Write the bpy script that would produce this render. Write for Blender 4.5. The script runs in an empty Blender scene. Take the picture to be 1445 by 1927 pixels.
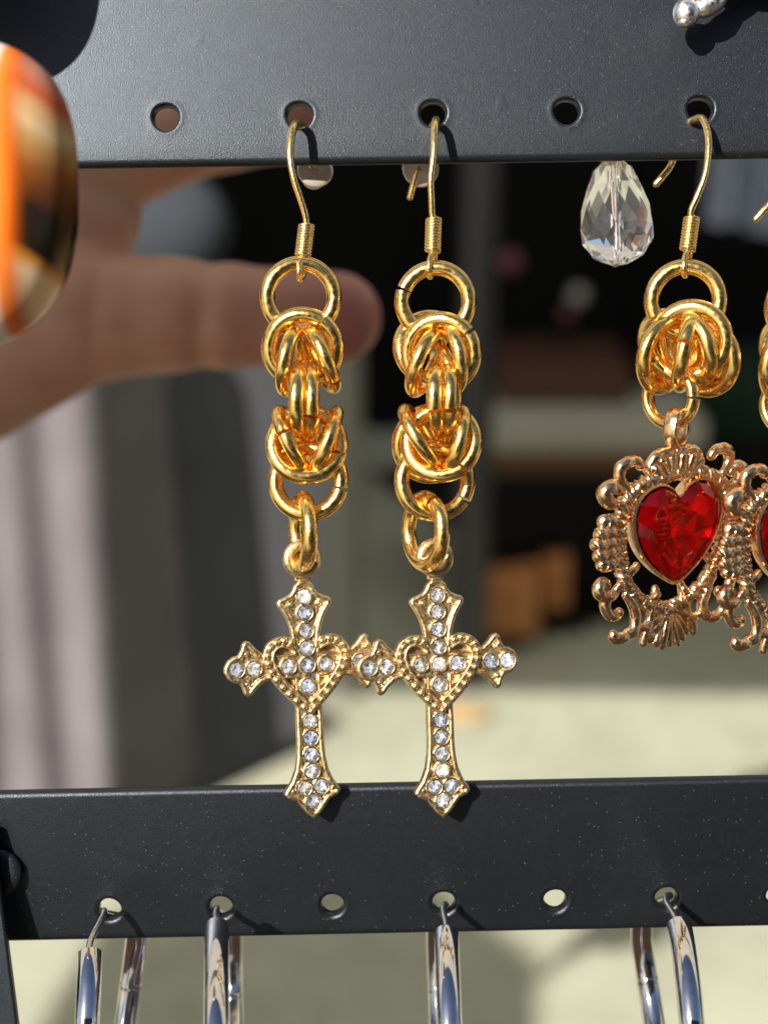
import bpy, math, random
import numpy as np
from mathutils import Matrix, Vector, Euler
random.seed(7)
rng = np.random.default_rng(7)
R_ = math.radians
scene = bpy.context.scene
C = scene.collection

# ------------------------------------------------------------------ frame of the rack
# lengths of small things are given in units U (0.05 mm); the rack leans back 20 degrees
U = 5e-5
D = 2784.0                       # camera distance from the jewellery, in U
PITCH = R_(20)
H0 = 1.30
M = Matrix.Translation((0, 0, H0)) @ Matrix.Rotation(-PITCH, 4, 'X')
MR = M.to_3x3()

# ------------------------------------------------------------------ camera
cd = bpy.data.cameras.new('camera'); cam = bpy.data.objects.new('camera', cd); C.objects.link(cam)
cd.sensor_fit = 'VERTICAL'; cd.sensor_height = 36; cd.sensor_width = 27; cd.lens = 52
cd.clip_start = 0.005; cd.clip_end = 400
cam.matrix_world = M @ Matrix.Translation((0, -D * U, 0)) @ Matrix.Rotation(R_(90), 4, 'X')
cd.dof.use_dof = True
cd.dof.focus_distance = (D - 55) * U
cd.dof.aperture_fstop = 19
scene.camera = cam

# ------------------------------------------------------------------ world, sun, exposure
sl = Vector((-0.58, -1.0, 0.36)).normalized()          # towards the sun, in the rack's frame
sw = (MR @ sl).normalized()
elev = math.asin(sw.z)
w = bpy.data.worlds.new('World'); scene.world = w; w.use_nodes = True
nt = w.node_tree; nt.nodes.clear()
sky = nt.nodes.new('ShaderNodeTexSky'); sky.sky_type = 'NISHITA'; sky.sun_disc = False
sky.sun_elevation = elev; sky.sun_rotation = math.atan2(sw.x, sw.y)
bg = nt.nodes.new('ShaderNodeBackground'); bg.inputs[1].default_value = 0.06
wo = nt.nodes.new('ShaderNodeOutputWorld')
nt.links.new(sky.outputs[0], bg.inputs[0]); nt.links.new(bg.outputs[0], wo.inputs[0])
sd = bpy.data.lights.new('sun', 'SUN'); sd.energy = 5.0; sd.angle = R_(0.53); sd.color = (1, .94, .85)
so = bpy.data.objects.new('sun', sd); C.objects.link(so)
so.rotation_euler = sw.to_track_quat('Z', 'Y').to_euler(); so.location = (0, 0, 6)
scene.view_settings.view_transform = 'Standard'; scene.view_settings.look = 'None'
scene.view_settings.exposure = 0.75; scene.view_settings.gamma = 1
try:
    scene.cycles.max_bounces = 14; scene.cycles.transparent_max_bounces = 16
    scene.cycles.transmission_bounces = 10; scene.cycles.glossy_bounces = 8
    scene.cycles.sample_clamp_indirect = 6; scene.cycles.use_denoising = True
except Exception: pass

# ------------------------------------------------------------------ helpers
def P(x, y, d=0):
    """point of the rack frame (in U) that stands d in front of the rack, seen at photo pixel x, y"""
    k = (D - d) / D
    return np.array([(x - 722.5) * k, -d, -(y - 963.5) * k])

def np_mesh(name, v, f, smooth=True, mats=(), fm=None):
    me = bpy.data.meshes.new(name)
    me.from_pydata([tuple(p) for p in (np.asarray(v, dtype=float))], [], [tuple(int(i) for i in q) for q in f])
    if smooth: me.polygons.foreach_set('use_smooth', [True] * len(me.polygons))
    for m in mats: me.materials.append(m)
    if fm is not None: me.polygons.foreach_set('material_index', list(fm))
    me.update()
    return me

def big_mesh(name, v, q, mats=()):
    me = bpy.data.meshes.new(name)
    me.vertices.add(len(v)); me.vertices.foreach_set('co', np.asarray(v, dtype=np.float32).ravel())
    me.loops.add(q.size); me.loops.foreach_set('vertex_index', q.astype(np.int32).ravel())
    me.polygons.add(len(q))
    me.polygons.foreach_set('loop_start', np.arange(0, q.size, 4, dtype=np.int32))
    me.polygons.foreach_set('loop_total', np.full(len(q), 4, dtype=np.int32))
    me.update(calc_edges=True); me.validate()
    me.polygons.foreach_set('use_smooth', [True] * len(me.polygons))
    for m in mats: me.materials.append(m)
    return me

def tag(o, label=None, cat=None, group=None, kind=None):
    if label: o['label'] = label
    if cat: o['category'] = cat
    if group: o['group'] = group
    if kind: o['kind'] = kind
    return o

def thing(name, org=None, label=None, cat=None, group=None, world=None):
    """an Empty: org in U in the rack frame, or world in metres"""
    o = bpy.data.objects.new(name, None); C.objects.link(o); o.empty_display_size = 0.005
    if world is not None: o.location = world; o['_o'] = [0., 0., 0.]
    else:
        o.matrix_world = M @ Matrix.Translation(Vector([float(c) * U for c in org])); o['_o'] = [float(c) for c in org]
    return tag(o, label, cat, group)

def part(name, v, f, mat, parent, smooth=True, kind=None, label=None):
    """v in U in the rack frame"""
    org = np.array(list(parent['_o']))
    me = np_mesh(name, (np.asarray(v) - org) * U, f, smooth, [mat] if not isinstance(mat, (list, tuple)) else mat)
    o = bpy.data.objects.new(name, me); C.objects.link(o); o.parent = parent
    return tag(o, label=label, kind=kind)

def inst(name, me, parent, pos, rot=None, label=None, scale=None):
    """shared mesh (metres) placed at pos (U, rack frame) under a thing"""
    org = np.array(list(parent['_o']))
    o = bpy.data.objects.new(name, me); C.objects.link(o); o.parent = parent
    m = Matrix.Translation(Vector([float(c) * U for c in (np.asarray(pos) - org)]))
    if rot is not None: m = m @ rot.to_4x4()
    if scale is not None: m = m @ Matrix.Diagonal((*scale, 1))
    o.matrix_local = m
    return tag(o, label=label)

def smooth_path(pts, sub=6, closed=False):
    p = [np.asarray(q, dtype=float) for q in pts]; n = len(p); out = []
    rngk = range(n if closed else n - 1)
    for i in rngk:
        if closed: a, b, c, d = p[(i-1) % n], p[i], p[(i+1) % n], p[(i+2) % n]
        else: a, b, c, d = p[max(i-1, 0)], p[i], p[i+1], p[min(i+2, n-1)]
        for k in range(sub):
            t = k / sub
            out.append(.5 * ((2*b) + (-a+c)*t + (2*a-5*b+4*c-d)*t*t + (-a+3*b-3*c+d)*t**3))
    if not closed: out.append(p[-1])
    return np.array(out)

def tube(path, r, n=12, closed=False, round_cap=True, mod=None):
    path = np.asarray(path, dtype=float); L = len(path)
    if closed: T = np.roll(path, -1, 0) - np.roll(path, 1, 0)
    else: T = np.gradient(path, axis=0)
    T /= np.linalg.norm(T, axis=1)[:, None] + 1e-12
    rr = np.full(L, r, dtype=float) if np.isscalar(r) else np.interp(np.linspace(0, 1, L), np.linspace(0, 1, len(r)), r)
    nrm = np.cross(T[0], [0.13, .3, .9]); nrm /= np.linalg.norm(nrm)
    N = []
    for i in range(L):
        nrm = nrm - T[i] * nrm.dot(T[i]); nrm /= np.linalg.norm(nrm); N.append(nrm)
    N = np.array(N); B = np.cross(T, N)
    ang0 = 0
    if closed:
        e = N[-1] - T[0] * N[-1].dot(T[0]); e /= np.linalg.norm(e)
        ang0 = math.atan2(e.dot(B[0]), e.dot(N[0]))
    s = np.concatenate([[0], np.cumsum(np.linalg.norm(np.diff(path, axis=0), axis=1))])
    v = []; f = []
    for i in range(L):
        off = -ang0 * i / L if closed else 0
        for k in range(n):
            a = 2 * math.pi * k / n
            q = rr[i] * (mod(a, s[i]) if mod else 1)
            a2 = a + off
            v.append(path[i] + (N[i] * math.cos(a2) + B[i] * math.sin(a2)) * q)
    for i in range(L if closed else L - 1):
        j = (i + 1) % L
        for k in range(n):
            k2 = (k + 1) % n
            f.append((i*n+k, i*n+k2, j*n+k2, j*n+k))
    if not closed:
        for end, sg in ((0, -1), (L - 1, 1)):
            base = end * n
            prev = [base + k for k in range(n)]
            if round_cap:
                for cc, hh in ((.8, .5), (.45, .85)):
                    st = len(v)
                    for k in range(n):
                        v.append(path[end] + (v[base + k] - path[end]) * cc + T[end] * sg * rr[end] * hh * .8)
                    cur = [st + k for k in range(n)]
                    for k in range(n):
                        k2 = (k + 1) % n
                        f.append((prev[k], prev[k2], cur[k2], cur[k]) if sg > 0 else (prev[k2], prev[k], cur[k], cur[k2]))
                    prev = cur
            v.append(path[end] + T[end] * sg * (rr[end] * .8 if round_cap else 0)); c = len(v) - 1
            for k in range(n):
                k2 = (k + 1) % n
                f.append((prev[k], prev[k2], c) if sg > 0 else (prev[k2], prev[k], c))
    return np.array(v), f

def join(*vf):
    V = []; F = []; o = 0
    for v, f in vf:
        V.append(np.asarray(v)); F += [tuple(i + o for i in q) for q in f]; o += len(v)
    return np.concatenate(V), F

def lathe(prof, n=32, axis='z'):
    """prof: list of (radius, height)"""
    v = []; f = []
    for r, h in prof:
        for k in range(n):
            a = 2 * math.pi * k / n; v.append((r * math.cos(a), r * math.sin(a), h))
    for i in range(len(prof) - 1):
        for k in range(n):
            k2 = (k + 1) % n; f.append((i*n+k, i*n+k2, (i+1)*n+k2, (i+1)*n+k))
    return np.array(v, dtype=float), f

def sphere(c, r, nu=14, nv=9, sc=(1, 1, 1)):
    prof = [(max(math.sin(math.pi * i / nv), 1e-3), -math.cos(math.pi * i / nv)) for i in range(nv + 1)]
    v, f = lathe(prof, nu)
    return v * r * np.array(sc) + np.asarray(c), f

def surface_nets(F, org, h):
    """zero surface of field F (negative inside) -> verts, quads"""
    ins = F < 0
    nx, ny, nz = F.shape
    cs = [(i, j, k) for i in (0, 1) for j in (0, 1) for k in (0, 1)]
    cnt = np.zeros((nx-1, ny-1, nz-1), np.int8)
    for i, j, k in cs: cnt += ins[i:nx-1+i, j:ny-1+j, k:nz-1+k]
    act = (cnt > 0) & (cnt < 8)
    idx = np.full(act.shape, -1, np.int64); n = int(act.sum()); idx[act] = np.arange(n)
    I, J, K = np.nonzero(act)
    pos = np.zeros((n, 3)); num = np.zeros(n)
    for a in cs:
        for ax in range(3):
            if a[ax]: continue
            b = list(a); b[ax] = 1
            fa = F[I+a[0], J+a[1], K+a[2]].astype(float); fb = F[I+b[0], J+b[1], K+b[2]].astype(float)
            m = (fa < 0) != (fb < 0)
            t = np.where(m, fa / np.where(m, fa - fb, 1), 0)
            p = np.array(a, float)[None, :].repeat(n, 0); p[:, ax] += t
            pos[m] += p[m]; num[m] += 1
    pos = pos / num[:, None] + np.stack([I, J, K], 1)
    V = np.asarray(org) + pos * h
    Q = []
    for ax in range(3):
        o1, o2 = [(1, 2), (2, 0), (0, 1)][ax]
        sl0 = [slice(1, -1)] * 3; sl1 = [slice(1, -1)] * 3
        sl0[ax] = slice(0, -1); sl1[ax] = slice(1, None)
        A = ins[tuple(sl0)]; B = ins[tuple(sl1)]
        ch = A != B
        g = np.nonzero(ch)
        e = np.stack(g, 1).astype(np.int64)
        off = np.ones(3, np.int64); off[ax] = 0
        e = e + off
        d1 = np.zeros(3, np.int64); d1[o1] = 1
        d2 = np.zeros(3, np.int64); d2[o2] = 1
        def gi(q): return idx[q[:, 0], q[:, 1], q[:, 2]]
        quad = np.stack([gi(e-d1-d2), gi(e-d2), gi(e), gi(e-d1)], 1)
        flip = ~A[g]
        quad[flip] = quad[flip][:, ::-1]
        Q.append(quad)
    Q = np.concatenate(Q)
    return V, Q[(Q >= 0).all(1)]

def poly_sdf(poly, X, Y):
    poly = np.asarray(poly, dtype=np.float32); n = len(poly)
    d = np.full(X.shape, 1e12, np.float32); ins = np.zeros(X.shape, bool)
    for i in range(n):
        a = poly[i]; b = poly[(i + 1) % n]; e = b - a
        wx = X - a[0]; wy = Y - a[1]
        t = np.clip((wx * e[0] + wy * e[1]) / max(float(e @ e), 1e-9), 0, 1)
        d = np.minimum(d, (wx - e[0]*t)**2 + (wy - e[1]*t)**2)
        if a[1] != b[1]:
            c = ((a[1] > Y) != (b[1] > Y)) & (X < (b[0]-a[0]) * (Y-a[1]) / (b[1]-a[1]) + a[0])
            ins ^= c
    d = np.sqrt(d)
    return np.where(ins, -d, d)

def orient(v, f, ax=1, sg=-1):
    """turn every face so that its normal has the wanted sign along the axis"""
    v = np.asarray(v, float); out = []
    for q in f:
        p = v[list(q)]; n = sum(np.cross(p[i] - p[0], p[i + 1] - p[0]) for i in range(1, len(q) - 1))
        out.append(tuple(q)[::-1] if n[ax] * sg < 0 else tuple(q))
    return out

# ------------------------------------------------------------------ materials
def mat(name, col=(.5, .5, .5), rough=.5, metal=0, **kw):
    m = bpy.data.materials.new(name); m.use_nodes = True
    b = m.node_tree.nodes['Principled BSDF']
    b.inputs['Base Color'].default_value = (*col, 1); b.inputs['Roughness'].default_value = rough
    b.inputs['Metallic'].default_value = metal
    for k, v in kw.items(): b.inputs[k.replace('_', ' ')].default_value = v
    return m, m.node_tree, b

def nd(t, typ, **kw):
    n = t.nodes.new(typ)
    for k, v in kw.items():
        if k in n.inputs.keys(): n.inputs[k].default_value = v
        else: setattr(n, k, v)
    return n

def coords(t, kind='Object'): return t.nodes.new('ShaderNodeTexCoord').outputs[kind]

def noise(t, scale, detail=3, rough=.5, co=None, dist=0):
    n = nd(t, 'ShaderNodeTexNoise'); n.inputs['Scale'].default_value = scale
    n.inputs['Detail'].default_value = detail; n.inputs['Roughness'].default_value = rough
    n.inputs['Distortion'].default_value = dist
    t.links.new(co if co is not None else coords(t), n.inputs['Vector']); return n.outputs[0]

def ramp(t, fac, stops):
    r = nd(t, 'ShaderNodeValToRGB'); e = r.color_ramp.elements
    while len(e) < len(stops): e.new(.5)
    for q, (p, c) in zip(e, stops):
        q.position = p; q.color = (*c, 1) if hasattr(c, '__len__') else (c, c, c, 1)
    t.links.new(fac, r.inputs[0]); return r.outputs[0]

def bump(t, b, h, strength, dist):
    n = nd(t, 'ShaderNodeBump'); n.inputs['Strength'].default_value = strength; n.inputs['Distance'].default_value = dist
    t.links.new(h, n.inputs['Height'])
    prev = b.inputs['Normal'].links
    if prev: t.links.new(prev[0].from_socket, n.inputs['Normal'])
    t.links.new(n.outputs[0], b.inputs['Normal'])

def math_(t, op, a, b=None, c=None):
    n = nd(t, 'ShaderNodeMath', operation=op)
    for i, x in enumerate((a, b, c)):
        if x is None: continue
        if isinstance(x, (int, float)): n.inputs[i].default_value = x
        else: t.links.new(x, n.inputs[i])
    return n.outputs[0]

def metal(name, c1, c2, rough, nscale=1800, bstr=.25, bdist=2e-5, c3=None):
    m, t, b = mat(name, c1, rough, 1)
    n1 = noise(t, nscale, 4, .6)
    t.links.new(ramp(t, n1, [(.35, c1), (.65, c2)] if c3 is None else [(.3, c3), (.45, c1), (.65, c2)]), b.inputs['Base Color'])
    n2 = noise(t, nscale * 2.2, 3, .6)
    t.links.new(ramp(t, n2, [(.3, rough * .65), (.7, rough * 1.45)]), b.inputs['Roughness'])
    bump(t, b, noise(t, nscale * 3.5, 3, .7), bstr, bdist)
    return m

GOLD = metal('yellow_gold_plate', (.88, .56, .16), (.94, .65, .24), .22, 1100, .3, 1.8e-5)
GOLD_WIRE = metal('gold_wire', (.98, .66, .20), (1.0, .76, .36), .24, 2500, .5, 1.6e-5)
ANTIQUE = metal('antique_gold_casting', (.68, .51, .27), (.78, .62, .36), .36, 1700, .4, 2e-5, c3=(.46, .32, .15))
ROSE = metal('rose_gold_casting', (.80, .50, .26), (.93, .67, .42), .22, 1100, .6, 4.5e-5)
SILVER = metal('silver_casting', (.90, .88, .86), (.97, .96, .95), .30, 1500, .3, 2e-5)
STEEL = metal('polished_gunmetal_steel', (.62, .60, .62), (.74, .72, .74), .07, 900, .12, 1e-5)
STEEL_PIN = metal('brushed_steel_pin', (.55, .52, .5), (.7, .66, .62), .25, 3000, .4, 1e-5)

def powder(name, dust_seed, glare=.36):
    m, t, b = mat(name, (.0045, .0052, .0065), glare)
    b.inputs['Specular IOR Level'].default_value = .64; b.inputs['Specular Tint'].default_value = (.76, .87, 1.0, 1)
    co = coords(t)
    fine = noise(t, 9000, 2, .6, co)
    mid = noise(t, 1700, 3, .55, co)
    big = noise(t, 260, 3, .6, co, .4)
    bump(t, b, fine, 1.0, 3.0e-5)
    bump(t, b, mid, .16, 2.2e-5)
    bump(t, b, ramp(t, big, [(.66, 0.0), (.74, 1.0)]), .3, 3e-5)
    # small craters
    vo = nd(t, 'ShaderNodeTexVoronoi', feature='F1'); vo.inputs['Scale'].default_value = 170
    t.links.new(co, vo.inputs['Vector'])
    sep = nd(t, 'ShaderNodeSeparateColor'); t.links.new(vo.outputs['Color'], sep.inputs[0])
    pit = math_(t, 'MULTIPLY', math_(t, 'GREATER_THAN', sep.outputs[0], .66), ramp(t, math_(t, 'ADD', vo.outputs['Distance'], math_(t, 'MULTIPLY', noise(t, 900, 3, .6, co), .14)), [(.07, 1.0), (.13, 0.0)]))
    bump(t, b, pit, .8, -1.2e-4)
    # dust specks
    v2 = nd(t, 'ShaderNodeTexVoronoi', feature='F1'); v2.inputs['Scale'].default_value = 2300
    t.links.new(co, v2.inputs['Vector'])
    s2 = nd(t, 'ShaderNodeSeparateColor'); t.links.new(v2.outputs['Color'], s2.inputs[0])
    sp = math_(t, 'MULTIPLY', math_(t, 'GREATER_THAN', s2.outputs[1], ramp(t, noise(t, 120, 3, .6, co), [(.35, .995), (.65, .90)])), ramp(t, v2.outputs['Distance'], [(.04, .8), (.14, 0.0)]))
    mx = nd(t, 'ShaderNodeMix', data_type='RGBA')
    t.links.new(sp, mx.inputs[0]); mx.inputs[6].default_value = (.0045, .0052, .0065, 1); mx.inputs[7].default_value = (.17, .17, .165, 1)
    # faint handling smears of dust
    sm = ramp(t, noise(t, 90, 5, .65, co, 1.2), [(.5, 0.0), (.8, .010)])
    m2 = nd(t, 'ShaderNodeMix', data_type='RGBA'); t.links.new(sm, m2.inputs[0]); t.links.new(mx.outputs[2], m2.inputs[6])
    m2.inputs[7].default_value = (.3, .3, .3, 1)
    t.links.new(m2.outputs[2], b.inputs['Base Color'])
    t.links.new(ramp(t, mid, [(.3, glare - .02), (.7, glare + .03)]), b.inputs['Roughness'])
    return m
BLACK = powder('black_powder_coat', 1)

def clear_shell(name, tint=(1, 1, 1), ior=1.5):
    """thin clear cap: what is under it is seen and lit through it, its skin mirrors"""
    m = bpy.data.materials.new(name); m.use_nodes = True; t = m.node_tree; t.nodes.clear()
    o = nd(t, 'ShaderNodeOutputMaterial'); tr = nd(t, 'ShaderNodeBsdfTransparent'); tr.inputs[0].default_value = (*tint, 1)
    g = nd(t, 'ShaderNodeBsdfGlossy'); g.inputs['Roughness'].default_value = .03
    fr = nd(t, 'ShaderNodeFresnel'); fr.inputs[0].default_value = ior
    mx = nd(t, 'ShaderNodeMixShader'); t.links.new(fr.outputs[0], mx.inputs[0])
    t.links.new(tr.outputs[0], mx.inputs[1]); t.links.new(g.outputs[0], mx.inputs[2]); t.links.new(mx.outputs[0], o.inputs[0])
    return m
CAP = clear_shell('rhinestone_cap')
RED_CAP = clear_shell('red_glass_crown', (.95, .08, .24), 1.6)
FOIL, ft_, fb_ = mat('rhinestone_foil', (.86, .91, 1.0), .10, .75)
oi = nd(ft_, 'ShaderNodeObjectInfo'); ft_.links.new(ramp(ft_, oi.outputs['Random'], [(0, (.82, .85, .93)), (.35, (.90, .92, .96)), (.7, (1, 1, 1)), (1, (.96, .92, .86))]), fb_.inputs['Base Color'])
RED_FOIL = mat('red_glass_foil', (1.0, .022, .11), .20, .8)[0]

# ------------------------------------------------------------------ display rack
def punched_plate(x0, x1, z0, z1, t, holes, rad=16, hr=24.5):
    """plate in its own plane (x right, z up), front at y=0, thickness t backwards; holes: x list at z=0"""
    v = []; f = []
    def V(x, y, z): v.append((x, y, z)); return len(v) - 1
    c = 44; n = 40
    lo, hi = z0 + rad, z1 - rad
    def rect(a, b, cc, dd, y, flip):
        q = (V(a, y, cc), V(b, y, cc), V(b, y, dd), V(a, y, dd)); f.append(q[::-1] if flip else q)
    xs = [x0] + sum([[h - c, h + c] for h in holes], []) + [x1]
    for y, fl in ((0, False), (t, True)):
        rect(x0, x1, lo, -c, y, fl); rect(x0, x1, c, hi, y, fl)
        for i in range(0, len(xs), 2): rect(xs[i], xs[i+1], -c, c, y, fl)
    for h in holes:
        wob = [1 + .02 * math.sin(3 * k * 2 * math.pi / n + h) for k in range(n)]
        loops = []
        def sq(y):
            L = []
            for k in range(n):
                a = 2 * math.pi * k / n; ca, sa = math.cos(a), math.sin(a); s = c / max(abs(ca), abs(sa))
                L.append(V(h + ca * s, y, sa * s))
            return L
        def ci(r, y): return [V(h + r * wob[k] * math.cos(2*math.pi*k/n), y, r * wob[k] * math.sin(2*math.pi*k/n)) for k in range(n)]
        loops = [sq(0), ci(40, 0), ci(34, -.15), ci(30, -.5), ci(27, -.1), ci(hr + .8, 2.4), ci(hr - .6, 6), ci(hr - 1, t - 3), ci(hr + 1.5, t), ci(30, t), sq(t)]
        for a, b in zip(loops, loops[1:]):
            for k in range(n):
                k2 = (k + 1) % n; f.append((a[k], a[k2], b[k2], b[k]))
    # rounded long edges
    for zc, sg, in ((lo, -1), (hi, 1)):
        r2 = t / 2
        prof = [(rad * math.sin(q * math.pi / 20) , (t/2) * (1 - math.cos(q * math.pi / 20))) for q in range(0, 11)]
        prof = [(zc + sg * a, b) for a, b in prof] + [(zc + sg * a, t - b) for a, b in prof[::-1][1:]]
        nx = 30
        G = [[V(x0 + (x1 - x0) * i / nx, yy, zz) for i in range(nx + 1)] for zz, yy in prof]
        for A, B in zip(G, G[1:]):
            for i in range(nx):
                q = (A[i], A[i+1], B[i+1], B[i]); f.append(q if sg > 0 else q[::-1])
    # ends
    return np.array(v, float), f

rack = thing('display_rack', P(722, 963, 0), 'black powder-coated metal rack with rows of punched holes, carrying the earrings', 'display rack')
def bar(name, cx, cy, d, roll, pit, x0, x1, z0, z1, t, holes, **kw):
    v, f = punched_plate(x0, x1, z0, z1, t, holes, **kw)
    me = np_mesh(name, v * U, f, True, [BLACK])
    o = inst(name, me, rack, P(cx, cy, d), Matrix.Rotation(R_(-roll), 3, 'Y') @ Matrix.Rotation(R_(pit), 3, 'X'))
    md = o.modifiers.new('w', 'WELD'); md.merge_threshold = 1e-7
    me.set_sharp_from_angle(angle=R_(50)) if hasattr(me, 'set_sharp_from_angle') else None
    return o
LT = 11
TZ = 1.02
hu = [251.3 * k for k in range(-7, 9)]
bar('upper_bar', 815, 213, 0, .85, 0, -2300, 2500, -92, 1750, 26, [h for h in hu], rad=15)  # height and width extended out of view so the bar shades the hand
hl = [213 * k for k in range(-3, 8)]
bar('lower_bar', 835, 1700, -45, 1.15, LT, -920, 1700, -64, 241, 26, hl, rad=13, hr=22)

def boxv(x0, x1, y0, y1, z0, z1, bev=0):
    v = np.array([(x, y, z) for x in (x0, x1) for y in (y0, y1) for z in (z0, z1)], float)
    f = [(0, 1, 3, 2), (4, 6, 7, 5), (0, 4, 5, 1), (2, 3, 7, 6), (0, 2, 6, 4), (1, 5, 7, 3)]
    return v, f
def round_post(a, b, wd, th, n=6, r=5):
    """bar of rounded rectangular section from a to b (U, rack frame)"""
    a = np.asarray(a); b = np.asarray(b); ax = (b - a) / np.linalg.norm(b - a)
    side = np.cross(ax, [0, 1, 0]); side /= np.linalg.norm(side); dep = np.cross(side, ax)
    prof = []
    for sx, sy, a0 in ((1, 1, 0), (-1, 1, 90), (-1, -1, 180), (1, -1, 270)):
        for k in range(n + 1):
            q = R_(a0 + 90 * k / n); prof.append((sx * (wd/2 - r) + r * math.cos(q), sy * (th/2 - r) + r * math.sin(q)))
    v = []; f = []; m = len(prof)
    for e in (a, b):
        for p, q in prof: v.append(e + side * p + dep * q)
    for k in range(m): k2 = (k + 1) % m; f.append((k, k2, m + k2, m + k))
    f.append(tuple(range(m))[::-1]); f.append(tuple(range(m, 2 * m)))
    return np.array(v), f
v, f = round_post(P(-120, 1480, 0) , P(10, 2500, 0), 92, 22)
# frame upright at the left end of the lower bar
a = P(-52, 1560, 14); b = P(44, 2300, 14); b = a + (b - a) * ((TZ - (M @ Vector(a * U)).z) / ((M @ Vector(b * U)).z - (M @ Vector(a * U)).z))
v, f = round_post(a, b, 80, 20); part('upright', v, f, BLACK, rack, False)
a = P(1900, 1400, -45); b = P(1900, 2600, -45)
v, f = lathe([(46, 0), (45, 4), (40, 7), (30, 9), (15, 10), (.5, 10.3)], 40)
v = np.stack([v[:, 0], -v[:, 2], v[:, 1]], 1) + P(-4, 1643, -16); part('rivet', v, f, BLACK, rack)

# ------------------------------------------------------------------ chain links
def ring_mesh(name, Rm, r, gap=0.0, nseg=60, n=14, m=GOLD, oval=1.0):
    if gap:
        t = np.linspace(gap / 2, 2 * math.pi - gap / 2, nseg)
        path = np.stack([Rm * np.cos(t), 0 * t + np.linspace(-1.2, 1.2, nseg), Rm * oval * np.sin(t)], 1)
        v, f = tube(path, r, n, False, False)
    else:
        t = np.linspace(0, 2 * math.pi, nseg, endpoint=False)
        path = np.stack([Rm * np.cos(t), 0 * t, Rm * oval * np.sin(t)], 1)
        v, f = tube(path, r, n, True)
    me = np_mesh(name, v * U, f, True, [m])
    if hasattr(me, 'set_sharp_from_angle'): me.set_sharp_from_angle(angle=R_(60))
    return me
LINK = ring_mesh('link', 61.5, 14.4)
LINKG = ring_mesh('link_cut', 61.5, 14.4, .08)
def Rm(lean=0, yaw=0, pit=0, spin=0):
    return Matrix.Rotation(R_(lean), 3, 'Y') @ Matrix.Rotation(R_(pit), 3, 'X') @ Matrix.Rotation(R_(yaw), 3, 'Z') @ Matrix.Rotation(R_(spin), 3, 'Y')
def link(parent, x, y, d, lean=0, yaw=0, pit=0, spin=None, cut=True, sc=None):
    return inst('chain_link', LINKG if cut else LINK, parent, P(x, y, d), Rm(lean, yaw, pit, random.uniform(0, 360) if spin is None else spin), scale=sc)
def edge(parent, x, y, dx, dy, d, yaw=84, cut=True, spin=None, sc=None):
    """a link seen from its side: its front leg is centred at x, y and runs along dx, dy"""
    rot = Rm(math.degrees(math.atan2(-dx, dy)), yaw, 0, 0)
    rm = 62.5 * (sc[0] if sc else 1)
    fv = rot @ Vector((rm, 0, 0))
    if fv.y > 0: fv = -fv
    c = P(x, y, d - fv.y) - np.array(fv)
    return inst('chain_link', LINKG if cut else LINK, parent, c, rot @ Matrix.Rotation(R_(random.uniform(0, 360) if spin is None else spin), 3, 'Y'), scale=sc)

def ear_wire(e, path, coil0, coil1, dcoil, ring_y, back=None, flip=1):
    v, f = tube(smooth_path([P(*q) for q in path], 8), [6.2, 6.2, 7.2, 7.4, 6.4, 6.2, 6.0], 12)
    part('ear_wire', v, f, GOLD_WIRE, e)
    a = P(*coil0, dcoil); b = P(*coil1, dcoil); ax = b - a; L = np.linalg.norm(ax); ax /= L
    u = np.cross(ax, [0, 1, 0]); u /= np.linalg.norm(u); w_ = np.cross(ax, u)
    n = 11; tt = np.linspace(0, 1, n * 20)
    pth = np.array([a + ax * L * t + (u * math.cos(2*math.pi*n*t) + w_ * math.sin(2*math.pi*n*t)) * 12.5 for t in tt])
    v1 = tube(pth, 3.3, 8); v2 = tube(np.array([a, (a + b) / 2, b]), 9.5, 12)
    v, f = join(v1, v2); part('wire_coil', v, f, GOLD_WIRE, e)
    x, y = coil1
    v, f = tube(smooth_path([P(x + 3, y - 4, dcoil + 3), P(x - 5, y + 14, dcoil + 16), P(x - 7, ring_y - 6, dcoil + 20), P(x - 5, ring_y + 7, dcoil + 2),
                             P(x + 1, ring_y - 4, dcoil - 18), P(x + 4, y + 12, dcoil - 15), P(x + 4, y - 4, dcoil - 3)], 7), 5.4, 10)
    part('wire_loop', v, f, GOLD_WIRE, e)

# rubber stoppers
RUB, rt, rb = mat('clear_rubber', (.58, .50, .45), .5)
rb.inputs['Transmission Weight'].default_value = .5; rb.inputs['IOR'].default_value = 1.35
rb.inputs['Subsurface Weight'].default_value = .0
def nut(e, x, y, d, r, rot, tail=26):
    v, f = lathe([(5, 5), (r - 6, 5.5), (r - 1, 3), (r, 0), (r - 1, -3), (r - 6, -5), (tail, -7), (tail - 1, -22), (tail - 4, -36), (tail - 12, -42), (5, -43), (5, 5)], 40)
    v = np.stack([v[:, 0], -v[:, 2], v[:, 1]], 1)
    me = np_mesh('stopper', v * U, f, True, [RUB])
    return inst('rubber_stopper', me, e, P(x, y, d), rot)

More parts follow.
